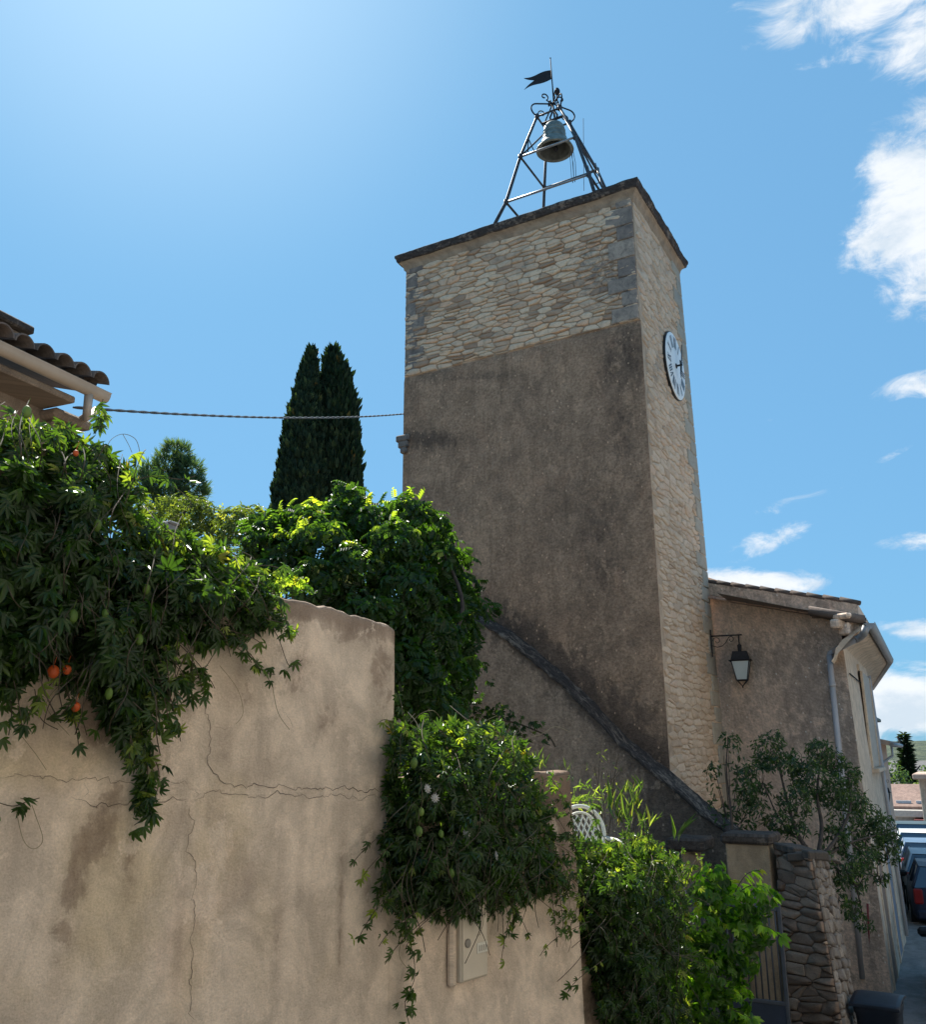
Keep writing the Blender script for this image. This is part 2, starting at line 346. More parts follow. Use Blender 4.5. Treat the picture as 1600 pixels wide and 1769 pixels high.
# ---- foliage
def leaflet(L, Wd, fold=.18, droop=.12):
    return np.array([(0, 0, 0), (Wd/2, L*.38, fold*Wd), (Wd*.40, L*.72, fold*Wd*.7-droop*L*.5), (0, L, -droop*L), (-Wd*.40, L*.72, fold*Wd*.7-droop*L*.5), (-Wd/2, L*.38, fold*Wd)]), [(0, 1, 2, 3), (0, 3, 4, 5)]
def combine(parts):
    V = []; Fc = []; o = 0
    for (v, f), M in parts:
        v4 = np.c_[v, np.ones(len(v))] @ np.array(M).T; V.append(v4[:, :3]); Fc += [tuple(i+o for i in q) for q in f]; o += len(v)
    return np.vstack(V), np.array(Fc)
def palmate(n=5, spread=72, L=1.0, Wd=.3):
    ps = []
    for k in range(n):
        a = -spread+2*spread*k/(n-1); l = L*(1-.3*abs(a)/spread)
        ps.append((leaflet(l, Wd*l, .3, .16), Matrix.Rotation(R_(-a), 4, 'Z') @ Matrix.Rotation(R_(-14), 4, 'X')))
    return combine(ps)
def pinnate(pairs=5, L=1.0, lw=.42, wd=.17):
    ps = []
    for k in range(pairs):
        y = L*(.12+.75*k/pairs); z = -.22*(y/L)**2*L
        for sgn in (-1, 1):
            ps.append((leaflet(lw*L*(1-.25*abs(k/pairs-.4)), wd*L, .2, .35), Matrix.Translation((0, y, z)) @ Matrix.Rotation(R_(-sgn*62), 4, 'Z') @ Matrix.Rotation(R_(-20), 4, 'X')))
    ps.append((leaflet(lw*L, wd*L, .2, .3), Matrix.Translation((0, L*.86, -.18*L)) @ Matrix.Rotation(R_(-28), 4, 'X')))
    return combine(ps)
def single(Wd=.4, droop=.2): 
    v, f = leaflet(1, Wd, .25, droop); return v, np.array(f)
def spray(n, spread, Wd, seed=3, up=0.0):
    rnd = random.Random(seed); ps = []
    for k in range(n):
        ps.append((leaflet(rnd.uniform(.6, 1), Wd, .2, -up), Matrix.Rotation(rnd.uniform(0, 2*math.pi), 4, 'Y') @ Matrix.Rotation(R_(rnd.uniform(5, spread)), 4, 'X')))
    return combine(ps)
def scatter(name, tpl, pos, nrm, grow, scl, rn, mat, parent=None, chunk=None):
    """instances of a template as one real mesh. grow = leaf axis, nrm = leaf upper side"""
    V, Fc = tpl; pos = np.asarray(pos, float); nrm = np.asarray(nrm, float); grow = np.asarray(grow, float); scl = np.asarray(scl, float)
    g = grow/np.maximum(1e-6, np.linalg.norm(grow, axis=1))[:, None]
    x = np.cross(g, nrm); x /= np.maximum(1e-6, np.linalg.norm(x, axis=1))[:, None]; z = np.cross(x, g)
    VV = pos[:, None, :]+scl[:, None, None]*(V[None, :, 0:1]*x[:, None, :]+V[None, :, 1:2]*g[:, None, :]+V[None, :, 2:3]*z[:, None, :])
    N, m = len(pos), len(V); FF = (Fc[None]+(np.arange(N)*m)[:, None, None]).reshape(-1, 4)
    me = bpy.data.meshes.new(name); me.vertices.add(N*m); me.vertices.foreach_set('co', VV.reshape(-1).astype('f'))
    me.loops.add(FF.size); me.loops.foreach_set('vertex_index', FF.reshape(-1).astype('i'))
    me.polygons.add(len(FF)); me.polygons.foreach_set('loop_start', (np.arange(len(FF))*4).astype('i'))
    me.update(calc_edges=True); me.validate()
    a = me.attributes.new('rnd', 'FLOAT', 'POINT'); a.data.foreach_set('value', np.repeat(np.asarray(rn, float), m).astype('f'))
    return link(name, me, mat, parent)
def inpoly(x, y, P):
    c = False; j = len(P)-1
    for i in range(len(P)):
        if (P[i][1] > y) != (P[j][1] > y) and x < (P[j][0]-P[i][0])*(y-P[i][1])/(P[j][1]-P[i][1])+P[i][0]: c = not c
        j = i
    return c
def unit(rs, n): v = rs.normal(size=(n, 3)); return v/np.linalg.norm(v, axis=1)[:, None]
def blobleaves(rs, blobs, dens, inner=.35):
    """points near the shells of ellipsoids; blobs: (centre, rx, ry, rz)"""
    P = []; Nn = []
    for c, rx, ry, rz in blobs:
        area = 4*math.pi*((rx*ry)**1.6/3+(rx*rz)**1.6/3+(ry*rz)**1.6/3)**(1/1.6); n = int(area*dens)
        u = unit(rs, n); t = 1-np.abs(rs.normal(0, inner, n))*.55; lump = 1+.13*np.array([noise.noise(Vector(q)*2.6+Vector(c)) for q in u])
        p = np.array(c)+u*np.array([rx, ry, rz])*(t*lump)[:, None]; nn = u/np.array([rx, ry, rz]); nn /= np.linalg.norm(nn, axis=1)[:, None]
        P.append(p); Nn.append(nn)
    P = np.vstack(P); Nn = np.vstack(Nn); keep = np.ones(len(P), bool)      # drop points deep inside another clump
    for c, rx, ry, rz in blobs:
        q = (P-np.array(c))/np.array([rx, ry, rz]); keep &= (np.linalg.norm(q, axis=1) > .62)
    return P[keep], Nn[keep]

# ================================================================== materials
wallM = plaster('old_wall_plaster', (.80, .63, .48), (.64, .50, .375), (.16, .095, .06), coch=(.62, .475, .315), streak=.5)
crackM = plain('crack', (.06, .045, .035), .95)
towerP = plaster('tower_render', (.50, .315, .20), (.34, .215, .14), (.075, .055, .045), streak=.9, pit=.6, rg=20, grain=2.4)
mortarM = plaster('lime_mortar', (.52, .375, .26), (.40, .28, .19), (.085, .07, .06), streak=.25, grain=1.3)
mortarLt = plaster('pale_mortar', (.58, .43, .31), (.50, .37, .26), (.13, .11, .09), streak=.25, grain=1.3)
stoneM = stonemat('rubble_stone', [(.42, .285, .195), (.70, .50, .345), (.80, .60, .42), (.76, .50, .33)], (.12, .105, .10), .3)
stoneLt = stonemat('clock_side_stone', [(.52, .38, .27), (.62, .47, .34), (.70, .54, .40), (.64, .46, .33)], (.22, .19, .16), .15)
quoinM = stonemat('quoin_stone', [(.27, .215, .18), (.36, .29, .235), (.46, .36, .28)], (.10, .09, .085), .7)
quoinLt = stonemat('pale_quoin_stone', [(.36, .33, .28), (.40, .37, .31), (.44, .38, .30)], (.25, .24, .21), .4)
darkSt = stonemat('dark_wall_stone', [(.18, .12, .085), (.29, .195, .14), (.40, .28, .20)], (.06, .055, .05), .5)
mortDk = plaster('dark_mortar', (.22, .15, .11), (.14, .105, .085), (.05, .045, .04), streak=.3)
def lichen(name, dark, pale, amt=.5, sx=1.0):
    m, nb, p, o = newmat(name); uv = nb.n('ShaderNodeUVMap', uv_map='m').outputs[0]; q = nb.scale(uv, (sx, 1, 1))
    a = nb.noise(q, 3.2, 9, .72, .8); b2 = nb.noise(q, 13, 8, .75, .4); f = nb.noise(uv, 70, 4, .7)
    k = nb.rng(nb.math('ADD', nb.math('MULTIPLY', a, .6), nb.math('MULTIPLY', b2, .4)), .56-amt*.12, .62-amt*.06)
    c = nb.mix(nb.rng(b2, .35, .65), dark, [x*2.1 for x in dark]); c = nb.mix(nb.math('MULTIPLY', k, .8), c, pale)
    c = nb.mix(nb.math('MULTIPLY', nb.rng(f, .45, .7), .4), c, [x*.5 for x in dark]); setc(nb, p, c)
    bump(nb, p, nb.math('ADD', nb.math('MULTIPLY', b2, 1.6), f), .8, .02); p.inputs['Roughness'].default_value = .95; return m
corn1 = plaster('cornice_cove', (.46, .35, .25), (.36, .27, .19), (.10, .08, .065), streak=.6, grain=1.6)
corn2 = lichen('cornice_lichen', (.045, .037, .034), (.30, .235, .185), .45)
copeM = lichen('coping_lichen', (.038, .031, .028), (.26, .21, .165), .5, .8)
stairP = plaster('stair_plaster', (.46, .335, .24), (.36, .26, .185), (.06, .048, .042), streak=.8, pit=.4, rg=20, grain=2.2)
gableP = plaster('gable_plaster', (.82, .63, .49), (.66, .50, .385), (.30, .245, .205), streak=.8, pit=.6, rg=20, grain=2.0)
facP = plaster('facade_render', (.68, .55, .42), (.62, .50, .385), (.20, .17, .15), streak=.3)
peachP = plaster('peach_render', (.62, .43, .31), (.56, .39, .29), (.22, .17, .14), streak=.3)
whiteP = plaster('white_render', (.68, .66, .60), (.62, .60, .55), (.35, .33, .3), streak=.3)
pillarP = plaster('ochre_pillar', (.42, .31, .20), (.36, .265, .175), (.12, .09, .07), streak=.6)
lhouseP = plaster('left_house_render', (.31, .245, .19), (.25, .20, .155), (.10, .075, .06), streak=.4, grain=1.8)
tileM = stonemat('canal_tile', [(.09, .075, .066), (.14, .115, .10), (.20, .15, .125)], (.05, .045, .045), .7)
tileLt = stonemat('pale_tile', [(.40, .27, .21), (.50, .36, .28), (.30, .21, .17)], (.16, .13, .11), .4)
iron = plain('wrought_iron', (.028, .028, .032), .75, .0, .2, 30, .0008, spec=.2)
frameM = plain('painted_steel', (.06, .06, .066), .6, .2, .35, 14, .0006)
rodM = plain('galvanised_rod', (.30, .30, .30), .45, .6, .2, 20)
bronze = plain('verdigris_bronze', (.20, .225, .205), .55, .45, .3, 7, .001)
bronzeD = plain('bronze_inside', (.12, .13, .12), .7, .3, .3, 9)
zinc = plain('gutter_zinc', (.27, .27, .275), .5, .35, .12, 5)
pipeG = plain('grey_pvc', (.40, .40, .42), .55, 0, .08, 3)
pvcB = plain('beige_pvc', (.44, .36, .285), .5, 0, .08, 3)
beige = plain('beige_plastic', (.56, .47, .36), .5, 0, .06, 4)
dialM = plain('clock_enamel', (.84, .84, .82), .35, 0, .04, 3)
black = plain('black_paint', (.02, .02, .022), .4)
frost = plain('frosted_glass', (.42, .47, .47), .25, 0, .05, 3)
plastic = plain('white_plastic', (.66, .66, .58), .4, 0, .05, 4)
darkIn = plain('dark_interior', (.02, .018, .016), .9)
woodM = plain('brown_wood', (.10, .06, .04), .7, 0, .25, 12)
navy = plain('navy_plastic', (.016, .020, .030), .5, 0, .15, 8)
rubberM = plain('rubber', (.02, .02, .02), .8)
gateM = plain('gate_paint', (.095, .10, .115), .5, .2, .15, 8)
gateP = plain('gate_panel', (.05, .06, .085), .5, .1, .15, 4)
capDark = lichen('cap_dark', (.05, .04, .034), (.20, .16, .13), .3)
cableM = plain('cable_sheath', (.10, .10, .10), .35)
trunkM = plain('bark', (.06, .048, .04), .9, 0, .3, 18, .006)
stemM = plain('vine_stem', (.075, .055, .035), .8, 0, .3, 20)
tendrilM = plain('tendril', (.20, .17, .09), .7)
fruitM = plain('orange_fruit', (.50, .085, .018), .4, 0, .12, 8)
podM = leafmat('green_pod', (.085, .14, .025), (.11, .18, .03), (.15, .22, .045), .12, .5, .3)
petalM = plain('pale_petal', (.36, .34, .31), .6)
passL = leafmat('passion_leaf', (.012, .030, .010), (.045, .085, .018), (.24, .28, .05), .42, .30, .38)
wistL = leafmat('wisteria_leaf', (.012, .030, .009), (.05, .10, .020), (.27, .33, .06), .50, .42, .4)
youngL = leafmat('young_leaf', (.26, .27, .09), (.36, .36, .14), (.5, .46, .25), .4, .5)
hedgeL = leafmat('hedge_leaf', (.04, .06, .018), (.10, .125, .03), (.24, .25, .07), .4, .5)
cypL = leafmat('cypress_leaf', (.010, .022, .012), (.022, .044, .022), (.06, .09, .035), .12, .7, .2)
pineL = leafmat('pine_needles', (.04, .07, .04), (.07, .11, .055), (.12, .17, .08), .3, .6)
treeL = leafmat('privet_leaf', (.016, .036, .016), (.045, .085, .032), (.17, .22, .08), .36, .38, .5)
bigL = leafmat('climber_leaf', (.03, .07, .014), (.12, .22, .03), (.36, .46, .07), .6, .38, .5)
reedL = leafmat('reed_leaf', (.05, .085, .025), (.11, .17, .045), (.27, .31, .10), .35, .45)
asph = newmat('asphalt'); _m, nb, p, o = asph; asph = _m
tc = nb.n('ShaderNodeTexCoord').outputs['Object']; f1 = nb.noise(tc, .6, 8, .65); f2 = nb.noise(tc, 60, 4, .7); f3 = nb.noise(nb.scale(tc, (.5, 2.6, 1)), 1.6, 6, .6, 1.0)
cc = nb.mix(nb.rng(f1, .35, .65), (.07, .066, .062), (.15, .138, .125)); cc = nb.mix(nb.math('MULTIPLY', nb.rng(f3, .54, .58), .75), cc, (.035, .034, .034)); cc = nb.mix(nb.math('MULTIPLY', nb.rng(f2, .3, .7), .35), cc, (.17, .16, .15)); setc(nb, p, cc); bump(nb, p, f2, .6, .006)
paveM = plaster('pavement_concrete', (.27, .26, .25), (.21, .20, .19), (.09, .09, .09), streak=.1, grain=1.3)
earthM = plaster('garden_earth', (.12, .09, .06), (.09, .08, .05), (.05, .05, .03), streak=.1)

# ================================================================== ground
def smooth(t): t = min(1, max(0, t)); return t*t*(3-2*t)
KN = [(-60, 2.4), (0, 2.35), (4, 1.9), (8, .95), (11, .25), (14, .1), (17, .0), (24, -.12), (30, -.35), (36, -.45), (60, -.55), (90, -.4), (2000, 0)]
def gz(y):
    for (a, za), (c, zc) in zip(KN, KN[1:]):
        if y <= c: return za+(zc-za)*(y-a)/(c-a)
    return 0
mb = MB(); ys = [-60, -30, -10, -4]+[i*.5 for i in range(0, 121)]+[70, 90, 130, 200, 400, 900, 1600]; xs = [-900, -300, -100, -40, -20]+[i*1.0 for i in range(-12, 41)]+[60, 100, 250, 500, 1200]
mb.grid(lambda i, j: (Vector((xs[i], ys[j], gz(ys[j]))), (xs[i], ys[j]), 0, .5, 0), len(xs)-1, len(ys)-1)
setp(mb.build('ground', asph), kind='structure')

# ================================================================== foreground wall
sw, cw = math.sin(R_(40)), math.cos(R_(40)); dW = Vector((sw, cw, 0)); nW = Vector((cw, -sw, 0)); W0 = Vector((.04, 6.5, 0))
def wp(px, py, off=0.0): return onplane(px, py, W0+nW*off, nW)
def wsz(px, py):
    q = wp(px, py); return (q-W0).dot(dW), q.z
def W(s, z, off=0.0): return W0+dW*s+nW*off+Vector((0, 0, z))
def wdisp(s, z): return .016*fb((s, z, 3.1), .8, 3)+.003*fb((s, z, 8.1), 5, 3)
def blobs_attr(lst):
    L = []
    for (px, py, rx, ry, stg, rot) in lst:
        s, z = wsz(px, py); s2, _ = wsz(px+rx, py); _, z2 = wsz(px, py-ry); L.append((s, z, abs(s2-s), abs(z2-z), stg, R_(rot)))
    def f(s, z):
        v = 0
        for a, c, rs_, rz_, g, ro in L:
            x, y = s-a, z-c; ca, sa = math.cos(ro), math.sin(ro); x, y = (x*ca+y*sa)/rs_, (y*ca-x*sa)/rz_
            d = x*x+y*y
            if d < 4: v = max(v, g*math.exp(-d*1.2))
        return v
    return f
stF = blobs_attr([(165, 1245, 60, 50, .8, 0), (190, 1390, 40, 36, .6, 0), (255, 1300, 40, 40, .4, 0), (165, 1450, 38, 80, .6, -24), (135, 1520, 30, 80, .55, -14), (108, 1610, 30, 50, .5, -10), (100, 1690, 30, 70, .35, 0), (60, 1590, 30, 30, .25, 0), (230, 1480, 20, 90, .35, 0), (440, 1330, 60, 24, .3, 0), (560, 1240, 60, 60, .3, 0), (520, 1180, 50, 40, .35, 0), (640, 1500, 20, 160, .3, 0), (590, 1560, 9, 200, .35, 0), (480, 1620, 14, 160, .25, 0), (300, 1420, 40, 40, .3, 0), (420, 1540, 40, 60, .22, 0), (850, 1700, 60, 50, .25, 0), (960, 1600, 20, 140, .3, 0), (60, 1450, 12, 60, .2, 0), (370, 1395, 26, 34, .4, 0), (390, 1290, 22, 40, .3, 0),
                  (270, 1330, 60, 60, .3, 0), (560, 1050, 160, 22, .62, 0), (660, 1150, 28, 90, .5, 0), (600, 1085, 120, 34, .42, 0), (500, 1120, 60, 60, .35, 0), (320, 1235, 30, 30, .3, 0), (665, 1330, 18, 120, .3, 0), (965, 1350, 60, 80, 2.2, 0), (970, 1450, 40, 110, 1.3, 0),
                  (520, 1470, 10, 120, .2, 0), (700, 1640, 14, 120, .25, 0), (890, 1600, 12, 120, .18, 0), (1015, 1650, 16, 160, .35, 0), (780, 1640, 8, 70, .5, 0), (310, 1600, 10, 160, .25, 0), (420, 1190, 40, 50, .3, 0), (30, 1420, 30, 30, .2, 0)])
ocF = blobs_attr([(60, 1310, 200, 80, .8, 0), (200, 1540, 120, 230, .75, 0), (380, 1450, 80, 160, .6, 0), (330, 1650, 60, 160, .6, 0), (450, 1600, 50, 200, .4, 0), (30, 1700, 120, 100, .3, 0), (560, 1650, 70, 140, .25, 0)])
def topz1(s):
    P = [(-4.6, 5.45), (-3.0, 5.42), (-2.86, 5.0)]+[wsz(*q) for q in ((380, 985), (480, 1022), (545, 1040), (600, 1055), (640, 1067), (676, 1078), (684, 1083))]
    for (a, za), (c, zc) in zip(P, P[1:]):
        if s <= c: return za+(zc-za)*max(0, (s-a))/(c-a)
    return P[-1][1]
def wallseg(mb, s0, s1, top, zb, thick, nu, shear=0.0, cap0=False, cap1=True, st_top=.5, shift=0.0):
    prof = []
    nvf = 46
    def row(i):
        s = s0+(s1-s0)*i/nu; zt = top(s)+.010*fb((s*3, 0, 1), 1.5, 4); out = []
        for j in range(nvf+1): out.append((0, zb+(zt-.03-zb)*j/nvf))
        out += [(-.006, zt-.012), (-.022, zt-.002), (-.12, zt+.004), (-thick+.1, zt), (-thick+.03, zt-.02), (-thick, zt-.07), (-thick, zb)]
        return s, zt, out
    rows = [row(i) for i in range(nu+1)]
    def fn(i, j):
        s, zt, o = rows[i]; off, z = o[j]; k = (i/nu)**6 if i > nu*.6 else 0
        ss = s+shear*(zt-z)*(i/nu)
        off = off+shift; er = .02*abs(fb((s, z, 5.0), 6, 3)) if j > nvf-2 else 0
        if i >= nu-1: off2 = off-(.012 if i == nu else .002)
        else: off2 = off
        st = max(stF(s, z), st_top*math.exp(-((zt-z)/.13)**2)*(1+.5*fb((s*2, 0, 3), 2, 3))); return (W(ss, z-er, off2+(wdisp(s, z) if j <= nvf+2 else 0)), (s, z), st, .5, ocF(s, z))
    ids = mb.grid(fn, nu, len(rows[0][2])-1)
    def cap(r, flip):
        n = len(r); fr = r[:nvf+1]; b0, b1 = r[-1], r[-2]
        c = mb.vert(W(rows[0][0] if flip else rows[-1][0]+shear*.5, (zb+rows[-1][1])/2, -thick/2), (0, 2), .3)
        loop = r if not flip else r[::-1]
        for k in range(n): mb.face((loop[k], loop[(k+1) % n], c))
    if cap1: cap(ids[-1], False)
    if cap0: cap(ids[0], True)
sJ = wsz(683, 1180)[0]; sE = wsz(990, 1330)[0]; zE = wsz(990, 1331)[1]; zJ2 = zE+.0
wall_t = thing('boundary_wall', 'tall cracked beige plaster wall with brown damp stains in the left foreground, stepping down once to the right', 'wall', W(0, 0))
mb = MB(); wallseg(mb, -4.7, sJ, topz1, .2, .32, 150, st_top=.95)
def crackmesh(mb, path, wd, mi=1):
    P = [wsz(*q) for q in path]; pts = []; wd *= .75
    for (a, za), (c, zc) in zip(P, P[1:]):
        L = math.hypot(c-a, zc-za); n = max(2, int(L/.018))
        for k in range(n):
            t = k/n; s = a+(c-a)*t; z = za+(zc-za)*t
            q = Vector((s*9, z*9, 1.7)); s += .026*noise.fractal(q*1.5, .6, 2.2, 6); z += .026*noise.fractal(q*1.5+Vector((9, 4, 3)), .6, 2.2, 6); pts.append((s, z))
    prev = None
    for k, (s, z) in enumerate(pts):
        a = pts[max(k-1, 0)]; c = pts[min(k+1, len(pts)-1)]; dx, dz = c[0]-a[0], c[1]-a[1]; L = math.hypot(dx, dz) or 1
        hw = wd*(.35+.9*abs(noise.noise(Vector((k*.13, s, z)))))*min(1, k/6+.2, (len(pts)-k)/6+.2)
        l = mb.vert(W(s-dz/L*hw, z+dx/L*hw, wdisp(s, z)+.004)); r = mb.vert(W(s+dz/L*hw, z-dx/L*hw, wdisp(s, z)+.004))
        if prev: mb.face((prev[0], l, r, prev[1]), mi)
        prev = (l, r)
for path, wd in [([(362, 1165), (360, 1225), (366, 1255), (363, 1290), (366, 1335), (382, 1348), (430, 1356), (520, 1360), (600, 1362), (668, 1368)], .0032), ([(0, 1337), (70, 1344), (150, 1347), (200, 1348), (228, 1352)], .0022),
                 ([(330, 1350), (338, 1375), (332, 1384)], .002), ([(332, 1384), (360, 1366), (420, 1372), (520, 1373), (660, 1376)], .0024), ([(330, 1384), (332, 1420), (326, 1465), (344, 1500), (334, 1590), (330, 1690), (334, 1769)], .0026),
                 ([(128, 1374), (160, 1392), (225, 1382), (280, 1384), (332, 1384)], .0024), ([(228, 1352), (290, 1348), (330, 1358)], .0018), ([(480, 1215), (500, 1245), (505, 1270)], .0016), ([(366, 1255), (405, 1260)], .0015), ([(150, 1347), (160, 1372), (135, 1375)], .0016)]:
    crackmesh(mb, path, wd)
mb.build('tall_wall_section', [wallM, crackM], wall_t)['label'] = 'higher cracked section with damp stains'
mb = MB(); wallseg(mb, sJ-.25, sE, lambda s: zE, .2, .28, 76, shear=.045, st_top=1.25, shift=-.018)
mb.build('low_wall_section', [wallM], wall_t)['label'] = 'lower section right of the step'
# meter box
t = thing('meter_box', 'beige plastic utility meter box set in the plaster wall under the hanging vine', 'meter box', wp(812, 1690))
a0 = wsz(787, 1697); a1 = wsz(834, 1682); zt = a0[1]+.62; mb = MB()
mb.box(W((a0[0]+a1[0])/2, a0[1], .0), dW*(a1[0]-a0[0]), nW*.09, Vector((0, 0, zt-a0[1])), bev=.008); mb.build('housing', beige, t)
mb = MB(); mb.box(W((a0[0]+a1[0])/2, a0[1]+.012, .048), dW*(a1[0]-a0[0]-.024), nW*.012, Vector((0, 0, zt-a0[1]-.024)), bev=.004); dr = mb.build('door', beige, t)
c0 = wsz(822, 1633); mb = MB(); mb.box(W(c0[0], c0[1]-.035, .056), dW*.11, nW*.006, Vector((0, 0, .065)), bev=.002); mb.build('label_plate', plain('plate', (.60, .55, .46), .4), t)
mb = MB()
for k in range(4): mb.box(W(c0[0]-.033+k*.022, c0[1]-.022, .0605), dW*.008, nW*.002, Vector((0, 0, .036)))
mb.build('plate_marks', plain('plate_mark', (.30, .27, .22), .6), t)
mb = MB(); k0 = wsz(797, 1627); mb.lathe([(0, 0), (.028, 0), (.028, .006), (.02, .01), (0, .01)], W(k0[0], k0[1], .054), 16, M=Matrix(((dW.x, 0, nW.x), (dW.y, 0, nW.y), (0, 1, 0)))); mb.build('lock', plain('lock_grey', (.25, .22, .18), .5), t)
mb = MB(); mb.box(W(a0[0]-.03, a0[1]-.02, -.005), dW*.06, nW*.05, Vector((0, 0, .64)), bev=.015); mb.build('mortar_edge', wallM, t)

# retaining wall of the terrace behind the vines, up to the gate
dA = Vector((-math.sin(R_(60.5)), math.cos(R_(60.5)), 0)); nA = Vector((-math.cos(R_(60.5)), -math.sin(R_(60.5)), 0))
mb = MB(); sR = sE+1.75
mb.box(W((sE+.02+sR)/2, .1, -.36), dW*(sR-sE-.04), nW*.3, Vector((0, 0, 2.75)), bev=.02)
r0 = W(sR, 0, -.36); L = 2.2
mb.box(r0-dA*(-L/2)+Vector((0, 0, .1)), dA*L, nA*.3, Vector((0, 0, 2.7)), bev=.02)
setp(mb.build('terrace_wall', [stairP]), 'low brown terrace retaining wall hidden behind the climbers left of the gate', 'wall')
# unseen pale house added behind the camera to bounce sunlight onto the shaded walls
oh = thing('bounce_house', 'unseen cream rendered house added behind the viewer to bounce sunlight onto the walls', 'house', W(0, 0, 7))
mb = MB(); mb.box(W(1, 0, 7.2), dW*24, nW*.8, Vector((0, 0, 10.5)), bev=.02); mb.build('wall', [whiteP], oh)
for k in range(7):
    for zz in (3.4, 6.8):
        q = W(-9+3.3*k, zz, 6.79); mb = MB(); mb.box(q, dW*1.1, nW*.06, Vector((0, 0, 1.6)), bev=.01); mb.build('shutter', woodM, oh)
mb = MB(); mb.box(W(1, 10.5, 7.0), dW*24.6, nW*1.6, Vector((0, 0, .2)), bev=.05); mb.build('roof_edge', tileLt, oh)
# garden terrace
gp = [W(-9, 0, -.5), W(sR-.2, 0, -.55), r0+dA*1.2, at(1090, 1300, 14.4), at(720, 1300, 19), at(720, 1300, 60), Vector((-60, 70, 0)), Vector((-60, -5, 0))]
mb = MB(); ids = [mb.vert(Vector((q.x, q.y, 2.72)), (q.x, q.y)) for q in gp]; mb.face(ids)
setp(mb.build('garden_terrace', earthM), kind='structure')

# ================================================================== clock tower
Zt = 14.1
EC = (Vector((3.235, 14.97, Zt)), Vector((3.275, 15.01, 0))); EL = (Vector((-1.19, 17.52, Zt)), Vector((-1.245, 17.66, 0))); ER = (Vector((4.735, 17.70, Zt)), Vector((5.22, 18.65, 0)))
EF = (EL[0]+ER[0]-EC[0], EL[1]+ER[1]-EC[1])
def ed(e, z): return e[1]+(e[0]-e[1])*(z/Zt)
tw = thing('bell_tower', 'square stone clock tower with rendered front and rubble top, rising in the middle', 'tower', (1.9, 17.5, 0))
mb = MB()
for a, c in ((EL, EC), (EC, ER), (ER, EF), (EF, EL)):
    p0, p1, p2, p3 = ed(a, -.5), ed(c, -.5), ed(c, Zt+.05), ed(a, Zt+.05); U = (p1-p0).length; m = quadmap(p0, p1, p2, p3, U, Zt+.55)
    mb.grid(lambda i, j, m=m, U=U: (m(U*i/24, (Zt+.55)*j/60, .006*fb((U*i/24, j*.3, 2), 1.2, 3)), (U*i/24, (Zt+.55)*j/60), 0, .5, 0), 24, 60, mi=(1 if a is EC else 0))
mb.face([mb.vert(ed(e, Zt)) for e in (EL, EC, ER, EF)])
mb.build('wall_core', [mortarM, mortarLt], tw)['label'] = 'lime mortar wall surface behind the stones'
# front plaster up to the seam
zs = 11.585
def pxstain(lst):
    def f(P):
        v = 0; u = project(P)
        for (px, py, rx, ry, g) in lst:
            d = ((u[0]-px)/rx)**2+((u[1]-py)/ry)**2
            if d < 4: v = max(v, g*math.exp(-d*1.1))
        return v
    return f
def project(P):
    x, y, z = P.x, P.y, P.z-EZ; f = y*math.cos(TH)+z*math.sin(TH); w_ = (-y*math.sin(TH)+z*math.cos(TH))/f; r = x/f; c, s = math.cos(RO), math.sin(RO)
    return 800+(r*c-w_*s)*F, 884.5-(r*s+w_*c)*F
fA = pxstain([(1085, 620, 60, 80, .5), (1075, 760, 40, 120, .35), (740, 760, 70, 22, .6), (712, 700, 16, 150, .25), (900, 700, 120, 60, .18), (1040, 900, 90, 200, .3), (860, 1060, 60, 40, .45), (950, 1150, 100, 50, .6), (1060, 1230, 90, 60, .6), (1140, 1310, 60, 60, .6), (960, 900, 60, 130, .2), (820, 650, 150, 16, .3)])
p0, p1, p2, p3 = ed(EL, -.4), ed(EC, -.4), ed(EC, zs), ed(EL, zs); UA = (p1-p0).length; HA = zs+.4; mA = quadmap(p0, p1, p2, p3, UA, HA); mb = MB(); NU, NV = 70, 130
def fn(i, j):
    u = UA*i/NU; v = HA*j/NV; d = .026+.012*fb((u, v, 4), .7, 4); 
    if j >= NV-1: v = HA-(.06*abs(fb((u*3, 1, 1), 2, 4)) if j == NV else .11); d = .026 if j < NV else .002
    if i == NU: u = UA+.02; d = min(d, .02)
    P = mA(u, v, d); return (P, (u, v), fA(P)+.12*max(0, fb((u*.7, v*.35, 9), 1, 3)), .5, 0)
LN_ = [(700, 1008), (752, 1025), (800, 1042), (835, 1060), (870, 1075), (928, 1112), (970, 1150), (1019, 1192), (1073, 1256), (1147, 1314), (1240, 1400)]
def fn(i, j, f0=fn):
    P, uvv, st, a, b_ = f0(i, j); x, y = project(P); yl = float(np.interp(x, [q[0] for q in LN_], [q[1] for q in LN_])); d = yl-y
    return (P, uvv, max(st, 1.2*math.exp(-max(0, d)/24)*(1+.6*fb((P.x, P.z, 3), 1.4, 3))), a, b_)
mb.grid(fn, NU, NV); mb.build('front_render', [towerP], tw)['label'] = 'brown weathered render on the front'
